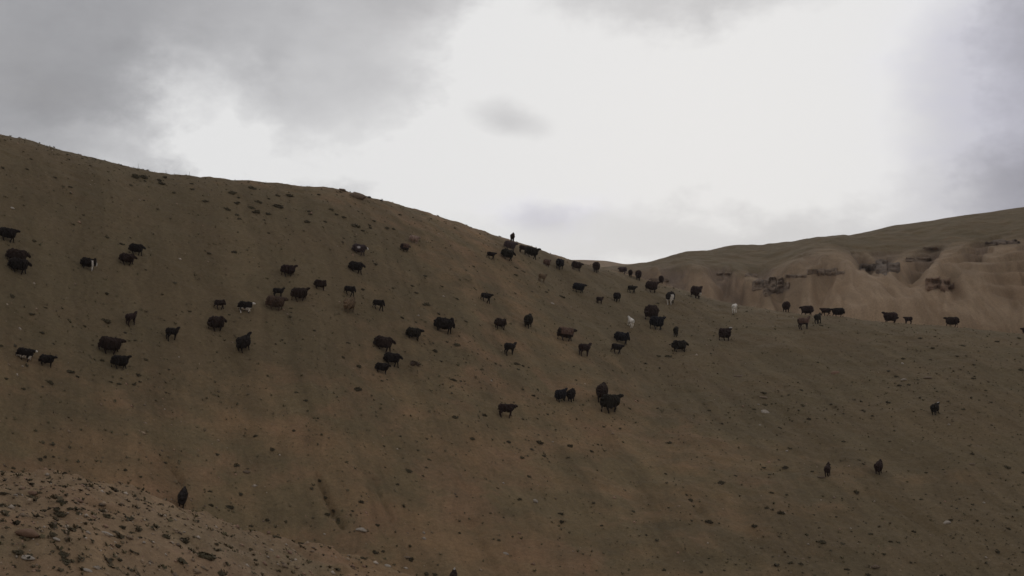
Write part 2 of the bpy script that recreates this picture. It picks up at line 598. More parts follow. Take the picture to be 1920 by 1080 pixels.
def hit(px, py, fn=H, r0=22, r1=120, small=True):
    """where the line of sight through px, py first meets the ground"""
    v = ray(px, py); v = v / math.hypot(v[0], v[1])
    rr = np.linspace(r0, r1, 1600)
    g = fn(v[0] * rr, v[1] * rr) if fn is not H else H(v[0] * rr, v[1] * rr, small)
    d = g - v[2] * rr
    idx = np.nonzero(d > 0)[0]
    if len(idx) == 0:
        i = int(np.argmax(g / rr)); r = rr[i]
    elif idx[0] == 0:
        r = rr[0]
    else:
        i = idx[0]; a, b = d[i - 1], d[i]
        r = rr[i - 1] + (rr[i] - rr[i - 1]) * (-a) / (b - a)
    return v[0] * r, v[1] * r, r


def project(P):
    """world points -> pixels of the 1920 frame"""
    x, y, z = P[:, 0], P[:, 1], P[:, 2]
    dep = y * CP + z * SP
    return 960 + F * x / dep, 540 - F * (-y * SP + z * CP) / dep


for line, dep, wid in [([(599, 893), (605, 912), (612, 932), (623, 948), (629, 966), (640, 980), (644, 992)], 0.22, 0.11),
                       ([(704, 900), (711, 925), (722, 945), (735, 975)], 0.13, 0.09),
                       ([(308, 862), (325, 875), (338, 890), (345, 915)], 0.18, 0.12),
                       ([(1240, 640), (1262, 668), (1300, 660)], 0.05, 0.2),
                       ([(1660, 935), (1700, 960), (1760, 1000)], 0.12, 0.2),
                       ([(1290, 930), (1310, 955), (1330, 985)], 0.12, 0.2),
                       ([(880, 985), (900, 1020), (925, 1060)], 0.10, 0.2)]:
    CHANNELS.append(([hit(px, py, small=False)[:2] for px, py in line], dep, wid))


def polar_mesh(name, azs, rs, fn, cover=None, bare=None, spur_shade=None):
    A, R = np.meshgrid(azs, rs)
    X = np.sin(A) * R; Y = np.cos(A) * R
    Z = fn(X, Y)
    V = np.stack([X, Y, Z], -1).reshape(-1, 3)
    nr, na = A.shape
    i = np.arange((nr - 1) * na).reshape(nr - 1, na)[:, :-1].ravel()
    Fc = np.stack([i, i + 1, i + na + 1, i + na], 1)[:, ::-1]
    me = new_mesh(name, V, Fc)
    smooth_shade(me)
    uv = me.uv_layers.new(name='UVMap')
    vi = np.empty(len(me.loops), np.int32); me.loops.foreach_get('vertex_index', vi)
    UV = np.stack([flow(A, R).ravel(), R.ravel()], 1).astype(np.float32)
    uv.data.foreach_set('uv', UV[vi].ravel())
    add_attr(me, 'cover', (cover(X, Y, Z) if cover else np.zeros_like(X)).ravel())
    add_attr(me, 'spur_shade', (spur_shade(X, Y) if spur_shade else 0.4 + np.zeros_like(X)).ravel())
    add_attr(me, 'bare', (bare(X, Y, Z) if bare else np.zeros_like(X)).ravel())
    return me


def pxpy(X, Y, Z):
    dep = np.maximum(Y * CP + Z * SP, 1e-3)
    return 960 + F * X / dep, 540 - F * (-Y * SP + Z * CP) / dep


def spot(px, py, r):                        # a patch of ground named by where it lies
    x, y, _ = hit(px, py, small=False)
    return x, y


COVER = [(120, 380, 13, 7, 0.75), (450, 390, 12, 6, 0.55), (60, 300, 10, 6, 0.6), (1500, 660, 11, 12, 0.9), (1750, 690, 11, 13, 0.95), (1350, 625, 8, 8, 0.5), (1300, 610, 8, 8, 0.6),
         (1700, 760, 9, 6, 0.45), (1220, 570, 7, 6, 0.5), (700, 400, 6, 6, 0.3), (1850, 1000, 8, 6, 0.5), (1600, 1040, 9, 4, 0.3), (60, 560, 6, 6, 0.45), (300, 470, 8, 7, 0.35)]
COVER = [(*hit(a, b, small=False)[:2], c, d, e) for a, b, c, d, e in COVER]


def cover_fn(X, Y, Z):
    c = 0.28 + 0 * X
    for x, y, sx, sy, am in COVER:
        c = c + am * np.exp(-((X - x) / sx) ** 2 - ((Y - y) / sy) ** 2)
    r = np.hypot(X, Y)
    c = c - 0.25 * (r < 33)
    return c


# the ground sheet: fine where the camera looks, coarse beyond, out to the horizon
azs = np.unique(np.concatenate([np.radians(np.arange(-180, -40, 2.5)), np.radians(np.arange(-40, -25, 0.5)), np.radians(np.arange(-25, 25.001, 0.085)),
                                np.radians(np.arange(25.5, 40, 0.5)), np.radians(np.arange(40, 180.001, 2.5))]))
rs = np.concatenate([np.arange(0.5, 20, 1.0), np.arange(20, 26, 0.4), np.arange(26, 100, 0.125), np.arange(100, 150, 2.0), np.geomspace(150, 3000, 24)])
def mound_bare(X, Y, Z):
    r = np.hypot(X, Y); az = np.arctan2(X, Y)
    return 0.46 * smooth(35, 32.5, r) * smooth(-0.02, -0.2, az) * (Y > 0)


me = polar_mesh('hillside_ground', azs, rs, H, cover_fn, mound_bare)
ground = link('hillside_ground', me, M_GROUND); tag(ground, 'dry brown hillside with thin olive grass and wash marks', kind='structure')


def bare_fn(X, Y, Z):
    r = np.hypot(X, Y); az = np.arctan2(X, Y)
    E = at(E_TAN, az)
    te = Z / r
    return 0.5 + (E - te) * 38 + 0.15 * fbm(X * 0.08, Y * 0.08, 3, 15)


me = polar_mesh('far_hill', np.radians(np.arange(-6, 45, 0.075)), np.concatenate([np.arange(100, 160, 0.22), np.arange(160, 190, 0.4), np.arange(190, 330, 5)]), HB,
                lambda X, Y, Z: 0.95 + 0 * X, bare_fn, lambda X, Y: spur_field(np.arctan2(X, Y), np.hypot(X, Y)) / 13.0)  # spur shape drives the shading painted into the scree colour
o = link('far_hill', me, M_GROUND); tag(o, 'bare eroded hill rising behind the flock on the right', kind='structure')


def HD(X, Y):
    r = np.hypot(X, Y); az = np.arctan2(X, Y)
    T = at(X_TAN, az)
    top = 480 * T
    return top - 0.25 * np.abs(r - 480) + 2 * fbm(X * 0.02, Y * 0.02, 4, 7) * smooth(0, 40, np.abs(r - 480))


me = polar_mesh('distant_ridge', np.radians(np.arange(-16, 16, 0.1)), np.concatenate([np.arange(380, 470, 5), np.arange(470, 490, 1), np.arange(490, 620, 8)]), HD, lambda X, Y, Z: 0.3 + 0 * X, lambda X, Y, Z: 0.4 + 0 * X)
o = link('distant_ridge', me, M_GROUND); tag(o, 'low distant ridge showing in the dip between the hills', kind='structure')

# ------------------------------------------------------------------ stones and outcrops
rnd = random.Random(7)


def ico(sub=1):
    import bmesh
    bm = bmesh.new(); bmesh.ops.create_icosphere(bm, subdivisions=sub, radius=1)
    V = np.array([v.co[:] for v in bm.verts]); Fc = np.array([[v.index for v in f.verts] for f in bm.faces]); bm.free()
    return V, Fc


def rock_mesh(name, seed, flat=0.6, sub=2, mat=None, rough=0.35, angular=True):
    V, Fc = ico(sub)
    rs_ = np.random.RandomState(seed)
    if angular:                              # chop with random planes for flat faces
        for _ in range(9):
            n = rs_.normal(size=3); n /= np.linalg.norm(n)
            d = rs_.uniform(0.55, 0.9)
            k = V @ n - d
            V = V - np.outer(np.maximum(k, 0), n)
    nn = rs_.uniform(-1, 1, V.shape) * rough * 0.12
    V = V + nn
    V[:, 2] *= flat
    V[:, 0] *= rs_.uniform(0.9, 1.3)
    V[:, 2] -= V[:, 2].min() * 0.55
    V[:, 2] += V[:, 2].min() * 0.0
    V[:, 2] -= 0.25 * flat
    me = new_mesh(name, V, Fc)
    if mat: me.materials.append(mat)
    return me


def slope_rot(x, y, fn=H, e=0.5):
    gx = float(fn(np.array([x + e]), np.array([y]))[0] - fn(np.array([x - e]), np.array([y]))[0]) / (2 * e)
    gy = float(fn(np.array([x]), np.array([y + e]))[0] - fn(np.array([x]), np.array([y - e]))[0]) / (2 * e)
    n = Vector((-gx, -gy, 1)).normalized()
    return n, gx, gy


def place(o, px, py, size_px, tilt=0.7, rz=None, sx=1.0, sz=1.0, fn=H, sink=0.0, r0=22, r1=120):
    x, y, r = hit(px, py, fn, r0, r1)
    n, gx, gy = slope_rot(x, y, fn)
    s = 0.5 * size_px * r / F
    q = Vector((0, 0, 1)).rotation_difference(Vector((n.x * tilt, n.y * tilt, 1)).normalized())
    z = float(fn(np.array([x]), np.array([y]))[0])
    rot = q.to_matrix() @ Matrix.Rotation(rnd.uniform(0, 6.28) if rz is None else rz, 3, 'Z')
    o.matrix_world = Matrix.Translation((x, y, z - sink * s)) @ rot.to_4x4() @ Matrix.Diagonal((s * sx, s, s * sz, 1))
    return r


PALE_ROCKS = [rock_mesh('stone', 100 + i, 0.6, 2, M_PALE) for i in range(3)]
BROWN_ROCKS = [rock_mesh('stone', 120 + i, 0.6, 2, M_BROWNROCK) for i in range(3)]
RED_ROCKS = [rock_mesh('stone', 140 + i, 0.55, 2, M_REDROCK) for i in range(2)]
DARK_ROCKS = [rock_mesh('stone', 160 + i, 0.8, 2, M_DARKROCK) for i in range(2)]

# px, py, width px, length ratio, rock family, label
STONES = [
    (677, 994, 20, 1.5, PALE_ROCKS, 'large pale flat stone on the lower slope beside the dark rill'),
    (1004, 940, 11, 1.0, PALE_ROCKS, 'pale upright stone standing next to a dark tuft low on the slope'),
    (921, 714, 5, 1.0, PALE_ROCKS, 'tiny white stone above the lone brown lamb in the middle slope'),
    (1036, 829, 5, 1.0, PALE_ROCKS, 'tiny bright stone at the end of a row of dark tufts'),
    (1382, 706, 17, 1.8, BROWN_ROCKS, 'long pale brown slab lying alone on the middle of the right slope'),
    (1434, 773, 15, 1.3, PALE_ROCKS, 'pale tilted slab in the cluster of stones right of centre'),
    (1432, 745, 13, 1.4, BROWN_ROCKS, 'brown stone at the top of the stone cluster right of centre'),
    (1422, 759, 5, 1.0, PALE_ROCKS, 'small white stone left of the tilted slab in the stone cluster'),
    (1425, 797, 5, 1.0, PALE_ROCKS, 'small white stone just below the stone cluster'),
    (1475, 846, 6, 1.0, PALE_ROCKS, 'small pale stone with a dark tuft over it, below the stone cluster'),
    (1692, 682, 6, 1.0, PALE_ROCKS, 'small pale stone high on the grassy brow at right'),
    (1737, 709, 15, 1.5, BROWN_ROCKS, 'flat brown slab on the dark slope above the lone black sheep at right'),
    (1694, 712, 10, 1.4, PALE_ROCKS, 'pale flat stone with two dark tufts below it on the right slope'),
    (1565, 700, 15, 1.3, RED_ROCKS, 'low reddish stone half sunk in the right slope'),
    (23, 390, 8, 1.8, PALE_ROCKS, 'pale stone high on the left slope above the leftmost sheep'),
    (42, 687, 5, 1.0, PALE_ROCKS, 'small pale stone under the white-legged black sheep at left'),
    (201, 1001, 17, 2.2, PALE_ROCKS, 'thin pale slab on the stony mound at lower left'),
    (52, 1046, 19, 1.8, PALE_ROCKS, 'pale tilted slab nearest the lower left corner'),
    (29, 929, 9, 1.2, PALE_ROCKS, 'small pale stone at the left end of the stony mound'),
    (145, 937, 16, 1.6, RED_ROCKS, 'flat pinkish slab on top of the stony mound'),
    (52, 1000, 40, 1.4, RED_ROCKS, 'big rust red boulder sunk into the mound at lower left'),
    (60, 925, 16, 1.3, RED_ROCKS, 'reddish boulder on the crest of the mound at lower left'),
    (727, 1061, 12, 1.4, PALE_ROCKS, 'pale stone near the lower edge left of centre'),
    (948, 1038, 11, 1.6, PALE_ROCKS, 'flat pale stone near the lower edge at centre'),
    (1000, 1058, 10, 1.2, RED_ROCKS, 'pinkish stone at the lower edge right of centre'),
    (944, 906, 5, 1.0, PALE_ROCKS, 'tiny pale stone above the upright stone low on the slope'),
    (1640, 1064, 16, 1.3, BROWN_ROCKS, 'brown stone near the lower edge at right'),
    (1775, 981, 14, 1.3, PALE_ROCKS, 'pale broken stone with dark tufts low on the right slope'),
    (1845, 943, 5, 1.0, PALE_ROCKS, 'small pale stone low at the far right of the slope'),
    (1595, 991, 4, 1.0, PALE_ROCKS, 'tiny pale stone below the two sheep climbing at lower right'),
    (1541, 895, 13, 1.6, BROWN_ROCKS, 'flat stone at the feet of the slim reddish lamb'),
    (1822, 871, 10, 1.4, BROWN_ROCKS, 'low brown stone on the right slope below a dark tuft'),
    (762, 1045, 12, 1.6, BROWN_ROCKS, 'long brown stone low on the slope below the pale flat stone'),
    (784, 592, 6, 1.0, PALE_ROCKS, 'small pale stone left of the large grazing sheep at centre'),
    (462, 885, 12, 1.7, BROWN_ROCKS, 'flat light brown stone under a dark tuft on the left slope'),
    (1036, 569, 7, 1.6, PALE_ROCKS, 'thin pale stone below the dark sheep under the crest dip'),
    (643, 358, 12, 1.3, BROWN_ROCKS, 'small rock jutting from the skyline on the left hill'),
    (670, 371, 28, 1.6, BROWN_ROCKS, 'large rounded rock on the skyline beside the small jutting rock'),
    (692, 371, 6, 1.0, DARK_ROCKS, 'small upright stone on the skyline right of the two rocks'),
    (715, 377, 5, 1.0, DARK_ROCKS, 'tiny stone on the skyline farther right of the two rocks'),
    (106, 1011, 12, 1.5, PALE_ROCKS, 'pale pinkish stone in the middle of the stony mound'),
    (270, 1017, 7, 1.2, PALE_ROCKS, 'small white stone at the right side of the stony mound'),
    (345, 998, 6, 1.3, PALE_ROCKS, 'small pale stone where the mound meets the slope'),
    (165, 1070, 15, 1.6, PALE_ROCKS, 'pale slab at the lower edge of the stony mound'),
]
for i, (px, py, w, ratio, fam, lab) in enumerate(STONES):
    me = fam[i % len(fam)]
    o = link('boulder' if w >= 20 else 'stone', me)
    sky = (py < 380 and px > 600 and px < 730)
    place(o, px, py, w / math.sqrt(ratio) * 1.05, 0.8, rnd.uniform(-0.35, 0.25), ratio, 1.15 if sky else (0.75 if ratio > 1.3 else 1.0), sink=-0.1 if sky else 0.05)
    tag(o, lab, 'boulder' if w >= 20 else 'stone', 'loose stones on the hillside')


def far_hits(PX, PY):
    """distance along many lines of sight to the far hill"""
    a = (PX - 960.0) / F; b = (540.0 - PY) / F
    vx, vy, vz = a, CP - b * SP, SP + b * CP
    h = np.hypot(vx, vy); vx, vy, vz = vx / h, vy / h, vz / h
    rr = np.linspace(112, 192, 500)
    Z = HB(vx[:, None] * rr, vy[:, None] * rr)
    d = Z - vz[:, None] * rr
    i = np.argmax(d > 0, axis=1); i = np.where(d.max(axis=1) > 0, np.maximum(i, 1), len(rr) - 1)
    k = np.arange(len(i)); d0, d1 = d[k, i - 1], d[k, i]
    t = np.clip(-d0 / np.where(d1 - d0 == 0, 1, d1 - d0), 0, 1)
    r = rr[i - 1] + (rr[i] - rr[i - 1]) * t
    return vx * r, vy * r, vz * r, r


def outcrop(px, py, wpx, hpx, seed, label, wedge=0, mat=None):
    """a broken rock face standing out of the far hill, block beside block"""
    x, y, r = hit(px, py, HB, 104, 200)
    root = bpy.data.objects.new('rock_outcrop', None); COL.objects.link(root)
    root.location = (x, y, float(HB(np.array([x]), np.array([y]))[0]))
    tag(root, label, 'rock outcrop', 'rock faces in the far hill')
    rs_ = np.random.RandomState(seed)
    cuts = [-0.5]
    while cuts[-1] < 0.5: cuts.append(cuts[-1] + rs_.uniform(13, 30) / wpx)
    cuts[-1] = 0.5
    T0 = 0.5 + hpx * 0.022
    for c0, c1 in zip(cuts[:-1], cuts[1:]):
        if (c1 - c0) * wpx < 3: continue
        tm = (c0 + c1) / 2
        e = 1 - (abs(tm) * 2) ** 2.4 * 0.75
        top = -0.5 * e + rs_.uniform(-0.10, 0.10)
        bot = (0.5 * e if not wedge else 0.62 * (1 - abs(tm - 0.08) * 2.1)) + rs_.uniform(-0.12, 0.10)
        if bot - top < 0.25: bot = top + 0.25
        nu = max(6, int((c1 - c0) * wpx / 1.5)); nv = max(7, int(hpx * (bot - top) / 1.6))
        U, Vv = np.meshgrid(np.linspace(0, 1, nu), np.linspace(0, 1, nv))
        slant = rs_.uniform(-0.12, 0.12)
        PX = px + (c0 + (c1 - c0) * U) * wpx + (Vv - 0.5) * slant * hpx * 0.3
        PY = py + (top + (bot - top) * Vv) * hpx + 0.03 * hpx * np.sin(U * 5 + seed) - (U - 0.5) * hpx * 0.06
        X, Y, Z, Rr = far_hits(PX.ravel(), PY.ravel())
        az = np.arctan2(X, Y)
        u, v = U.ravel(), Vv.ravel()
        edge = np.minimum(np.minimum(u, 1 - u) * 14 + 0.35, 1)
        lip = 0.12 + 0.10 * vnoise(u * 4 + c0 * 31, u * 0, seed)
        prof = np.clip((v - lip + 0.12) * 9, 0, 1) * np.clip((1 - v) * 1.5 + 0.3 * vnoise(u * 5, u * 0 + c0 * 9, seed + 1), 0, 1)
        strata = 0.55 + 0.45 * np.sign(vnoise(v * hpx * (bot - top) / 3.2 + 7 * seed, u * 0.8 + c0 * 9, seed)) * 0.55 + 0.35 * fbm(u * 3 + c0 * 20, v * 5, 3, seed + 4)
        push = T0 * rs_.uniform(0.8, 1.15) * edge * prof * np.clip(strata + 0.25, 0.3, 1.4) - 0.5 * (1 - np.minimum(prof * 2.5, 1))
        X = X - np.sin(az) * push; Y = Y - np.cos(az) * push
        Z = Z + 0.10 * push + 0.08 * fbm(u * 4, v * 4, 2, seed)
        P = np.stack([X, Y, Z], 1) - np.array(root.location)
        # a back, sunk in the hill, closes the block
        Bk = P + np.stack([np.sin(az) * 2.5, np.cos(az) * 2.5, -0.5 + 0 * az], 1)
        i0 = np.arange((nv - 1) * nu).reshape(nv - 1, nu)[:, :-1].ravel()
        f = np.stack([i0, i0 + nu, i0 + nu + 1, i0 + 1], 1)
        rim = list(range(nu)) + [k * nu + nu - 1 for k in range(1, nv)] + [(nv - 1) * nu + k for k in range(nu - 2, -1, -1)] + [k * nu for k in range(nv - 2, 0, -1)]
        m = len(P)
        rf = [[rim[k], rim[(k + 1) % len(rim)], m + (k + 1) % len(rim), m + k] for k in range(len(rim))]
        V = np.concatenate([P, Bk[rim]])
        link('rock_block', new_mesh('rock_block', V, np.array(f.tolist() + rf)), mat or M_STRATA, root)


outcrop(1445, 540, 70, 34, 1, 'broad weathered rock face at the left foot of the bare knoll')
outcrop(1548, 512, 70, 15, 2, 'row of dark ledges across the top of the bare knoll')
outcrop(1492, 519, 40, 8, 3, 'short thin ledge between the broad rock face and the knoll top')
outcrop(1650, 505, 76, 28, 4, 'dark wedge of rock pointing down the gully right of the knoll', 1, M_STRATA_DARK)
outcrop(1722, 488, 48, 12, 5, 'thin dark ledge running right from the rock wedge')
outcrop(1762, 537, 54, 30, 6, 'reddish brown rock block low on the far hill at right', 0, M_STRATA_RED)
outcrop(1880, 456, 66, 9, 7, 'long dark ledge high at the right edge of the far hill', 0, M_STRATA_DARK)
outcrop(1358, 514, 30, 8, 8, 'small dark rock band left of the broad rock face')
outcrop(1408, 517, 24, 8, 9, 'small dark notch of rock beside the broad rock face')
outcrop(1235, 527, 40, 9, 10, 'faint rock band just above the sheep in the dip')
outcrop(1745, 467, 30, 6, 11, 'small dark ledge above the rock wedge near the hill top')

# ------------------------------------------------------------------ shrubs


def cushion_mesh(name, seed, n=70, flat=0.55, leaf=0.16, mat=None):
    """a thorny cushion: short stiff leaves and twigs filling a low uneven dome"""
    rs_ = np.random.RandomState(seed)
    lob = [(rs_.uniform(-0.55, 0.55), rs_.uniform(-0.45, 0.45), rs_.uniform(0.35, 0.7)) for _ in range(4)]
    V = []; Fc = []
    for _ in range(n):
        cx, cy, cr = lob[rs_.randint(len(lob))]
        d = rs_.normal(size=3); d[2] = abs(d[2]); d /= np.linalg.norm(d)
        p = np.array([cx, cy, 0.0]) + d * cr * rs_.uniform(0.55, 1.0)
        p[2] *= flat
        a = rs_.normal(size=3); a -= d * (a @ d) * 0.5; a /= np.linalg.norm(a)
        b = np.cross(a, d) + 0.3 * rs_.normal(size=3); b /= np.linalg.norm(b) + 1e-9
        s = leaf * rs_.uniform(0.6, 1.4)
        i = len(V)
        V += [p - a * s, p + b * s * 0.6, p + a * s + d * s * 0.6, p - b * s * 0.6]
        Fc.append([i, i + 1, i + 2, i + 3])
    # woody core
    cV, cF = ico(1)
    for cx, cy, cr in lob:
        i = len(V)
        vv = cV * cr * 0.72 * (1, 1, flat) + rs_.uniform(-1, 1, cV.shape) * 0.05 + (cx, cy, 0)
        V += list(vv)
        Fc += [list(f + i) for f in cF]
    me = new_mesh(name, V, Fc)
    if mat: me.materials.append(mat)
    return me


CUSH = [cushion_mesh('shrub', 200 + i, 80, 0.5 + 0.06 * i, 0.2, M_LEAF) for i in range(5)]
DRYB = [cushion_mesh('dry_bush', 230 + i, 120, 0.9, 0.17, M_DRY) for i in range(1)]

OPEN = """200,444,9 228,457,8 65,452,9 138,420,5 245,445,5 198,550,9 23,556,11 305,551,5 86,576,6 61,588,8 127,599,6 198,601,16 160,611,7 79,623,7
100,644,6 174,646,5 3,649,9 253,638,7 235,623,6 307,600,5 191,676,10 274,674,9 134,696,11 144,706,9 13,710,8 96,717,12 257,702,9 227,708,5 207,715,7 222,719,8
250,720,7 262,715,5 44,728,6 317,692,6 310,735,5 392,474,9 439,472,9 543,528,5 430,589,5 357,583,7 545,585,5 544,594,7 545,577,6 589,619,7 530,637,6 517,644,5
616,552,5 704,495,9 797,517,9 773,535,6 828,536,6 737,540,6 779,548,7 858,560,8 799,571,14 888,499,7 680,542,7 754,595,8 779,603,5 874,602,5 652,642,7
795,644,5 855,645,14 818,658,11 827,677,7 643,669,6 672,686,11 726,711,5 717,714,6 851,712,9 672,728,12 967,501,8 967,515,7 997,546,5
1024,547,7 1055,556,10 982,509,8 970,682,12 982,686,8 992,689,7 972,692,6 1075,686,5 1080,712,5"""
LOWER = """908,779,12 1001,741,8 1028,777,7 1181,766,7 1132,799,7 1162,802,6 886,822,9 954,828,10 1008,829,15 1069,836,11 1107,845,8 1019,854,8 1065,858,8
556,735,8 573,750,7 595,783,6 550,806,7 478,817,8 510,843,11 444,873,12 465,878,5 600,900,11 451,927,9 432,950,14 677,942,12 661,957,7 614,964,9 627,957,8
612,933,10 635,973,10 500,974,9 470,986,8 522,1007,13 563,1018,8 468,1028,8 767,884,15 793,892,6 800,876,6 805,861,8 782,843,6 751,817,6 719,835,6
722,875,5 745,908,8 855,930,6 990,892,8 1020,854,7 853,782,11 975,937,10 920,962,6 1050,963,10 1052,978,12 863,999,6 925,1010,5 935,1012,8
767,1023,9 707,984,7 703,1035,10 773,1050,14 718,1033,7 683,1046,10 478,1049,9 667,729,12 853,712,9 797,1075,12 813,1076,9 1127,985,6 1187,958,8 1213,1003,7"""
RIGHT = """1532,679,6 1515,786,10 1559,758,6 1463,802,9 1432,736,10 1432,758,8 1414,767,7 1355,794,6 1331,769,7 1480,840,7 1433,876,8 1442,889,6 1380,892,7
1473,876,10 1352,905,13 1448,923,8 1475,927,6 1288,927,7 1293,938,12 1333,978,14 1297,976,6 1413,986,11 1437,952,10 1463,963,15 1527,965,5 1567,968,6
1535,989,6 1580,828,8 1677,807,5 1668,827,5 1610,862,6 1619,870,6 1523,883,6 1603,923,14 1736,886,7 1727,936,6 1737,926,5 1768,880,5 1822,851,8 1890,877,12
1858,796,5 1805,767,8 1702,721,8 1685,723,9 1680,705,8 1748,652,8 1807,648,9 1795,668,7 1745,674,6 1693,672,7 1913,693,10 1825,709,6 1847,732,6
1784,976,10 1893,991,7 1540,1016,14 1482,1056,10 1502,1057,9 1635,1001,8 1670,1016,9 1657,1038,8 1787,1008,6 1587,1067,9 1712,997,11 1625,1077,10
1254,830,9 1253,668,12 1237,668,10 1339,680,5 1911,634,8 1871,640,8 1725,634,8 1541,610,8 1249,888,7"""
MOUNDP = """24,878,9 147,898,9 56,932,18 71,925,12 111,941,19 109,955,18 130,954,12 114,964,20 148,963,13 168,981,18 121,998,24 98,1003,18 205,969,18 230,989,16
247,999,15 259,991,10 311,1005,18 345,1012,20 222,1024,15 251,1029,12 118,1039,20 119,1052,24 35,1035,16 209,1049,10 407,851,9 393,921,8 398,947,9
425,949,8 240,912,8 264,893,8 234,881,8 309,866,7 322,971,7 156,909,12 84,855,7 78,862,12 100,855,6 27,1073,12 4,976,12 5,925,12 178,949,8 189,957,8
223,960,6 413,1076,18 293,987,12 407,1020,10"""
BELT = """474,353,12 487,379,14 522,387,16 500,400,12 482,396,12 472,389,10 495,412,6 447,409,9 504,437,8 537,409,5 579,396,7 582,401,8 576,415,13
631,401,8 646,407,10 669,424,16 680,432,7 606,425,5 609,415,8 702,414,8 694,422,7 596,364,8 621,392,8 542,366,15 520,366,8 672,396,6 749,402,7 774,407,5
725,427,8 504,372,6 445,381,10 427,392,12 444,402,8 57,298,7 50,316,7 170,310,5 102,332,7 132,350,7 250,330,18 270,332,14 297,337,12 310,332,9 245,347,9 305,344,12
325,361,7 270,375,5 295,391,6 360,344,8 361,354,8 387,377,10 422,390,9 435,361,15 447,370,8 447,380,9 449,409,6 472,352,12 472,390,10 476,397,9 645,446,5 642,453,5 666,443,6 726,427,9 737,429,7 694,427,8"""


def parse(s): return [tuple(float(v) for v in t.split(',')) for t in s.split()]


# things a shrub can be told by: where they stand in the view and what they are
ANCHORS = [(17, 443, 'the topmost black sheep at far left'), (36, 492, 'the two overlapping sheep at the left edge'), (166, 497, 'the grazing sheep with the white face'),
           (248, 480, 'the two black sheep together high at left'), (50, 665, 'the white-legged black sheep at far left'), (210, 650, 'the largest sheep on the left slope'),
           (246, 599, 'the dark lamb climbing alone at left'), (324, 628, 'the slim black lamb with raised head'), (412, 571, 'the small grazing lamb at left centre'),
           (407, 606, 'the bulky sheep below the grazing lamb'), (457, 644, 'the black sheep climbing with raised head'), (542, 508, 'the dark brown sheep by itself'),
           (600, 534, 'the top grazer of the left centre group'), (519, 570, 'the long brown sheep'), (675, 469, 'the sheep with the pale side patch'),
           (655, 575, 'the tan sheep'), (710, 574, 'the black lamb beside the tan sheep'), (770, 460, 'the pale pinkish tan sheep'), (833, 613, 'the large central grazing sheep'),
           (727, 680, 'the central huddle of three sheep'), (778, 676, 'the dry brown bush'), (938, 608, 'the round dark grazing sheep'), (960, 475, 'the huddle against the crest'),
           (1018, 521, 'the dull olive-brown lamb'), (1087, 540, 'the sheep alone under the skyline row'), (913, 560, 'the black lamb striding alone'), (1063, 626, 'the rusty brown sheep'),
           (957, 655, 'the lamb below the round grazer'), (1097, 656, 'the reddish black lamb'), (1183, 604, 'the white dark-faced lamb'), (952, 770, 'the long-legged lamb on the middle slope'),
           (1060, 740, 'the side-by-side pair of black sheep'), (1138, 750, 'the low pair at centre right'), (1377, 580, 'the all-white lamb on the brow'), (1275, 647, 'the black sheep below the small dark lamb'),
           (1360, 625, 'the pale-crowned reddish sheep'), (1512, 573, 'the row of sheep on the brow'), (1520, 605, 'the two lambs below the brow row'), (1680, 596, 'the sheep trailed by a small lamb'),
           (1784, 603, 'the lone sheep on the brow at far right'), (1753, 765, 'the pale-crowned black sheep at right'), (1551, 880, 'the slim reddish climbing lamb'), (1647, 873, 'the tall narrow climbing sheep'),
           (343, 931, 'the climbing sheep at lower left'), (677, 994, 'the large pale flat stone'), (1004, 940, 'the pale upright stone'), (620, 940, 'the dark rill'),
           (1382, 706, 'the long pale brown slab'), (1430, 765, 'the stone cluster right of centre'), (1694, 697, 'the flat pale stones on the right slope'), (1565, 700, 'the low reddish stone'),
           (1475, 846, 'the small pale stone below the cluster'), (1775, 981, 'the pale broken stone low at right'), (1640, 1064, 'the brown stone by the lower edge'), (201, 1001, 'the thin pale slab on the mound'),
           (52, 1000, 'the big rust red boulder'), (60, 925, 'the reddish boulder on the mound crest'), (145, 937, 'the flat pinkish slab'), (52, 1046, 'the tilted slab near the corner'),
           (388, 1042, 'the largest green shrub'), (643, 357, 'the two skyline rocks'), (260, 312, 'the tallest skyline stalk'), (354, 326, 'the last stalk on the skyline'), (23, 390, 'the pale stone high at left'),
           (784, 592, 'the small pale stone at centre'), (462, 885, 'the flat light brown stone'), (948, 1038, 'the flat pale stone by the lower edge'), (851, 1078, 'the head at the bottom edge'),
           (1845, 943, 'the small pale stone low at far right'), (1822, 871, 'the low brown stone at far right'), (270, 1017, 'the small white stone on the mound'), (106, 1011, 'the pale pinkish stone on the mound')]
ORDER = ['nearest', 'second', 'third', 'fourth', 'fifth', 'sixth', 'seventh', 'eighth', 'ninth', 'tenth']
SHRUBS = []


def shrubs(pts, label, group, k=1.18):
    for px, py, w in pts: SHRUBS.append((px, py, w, label, group, k))


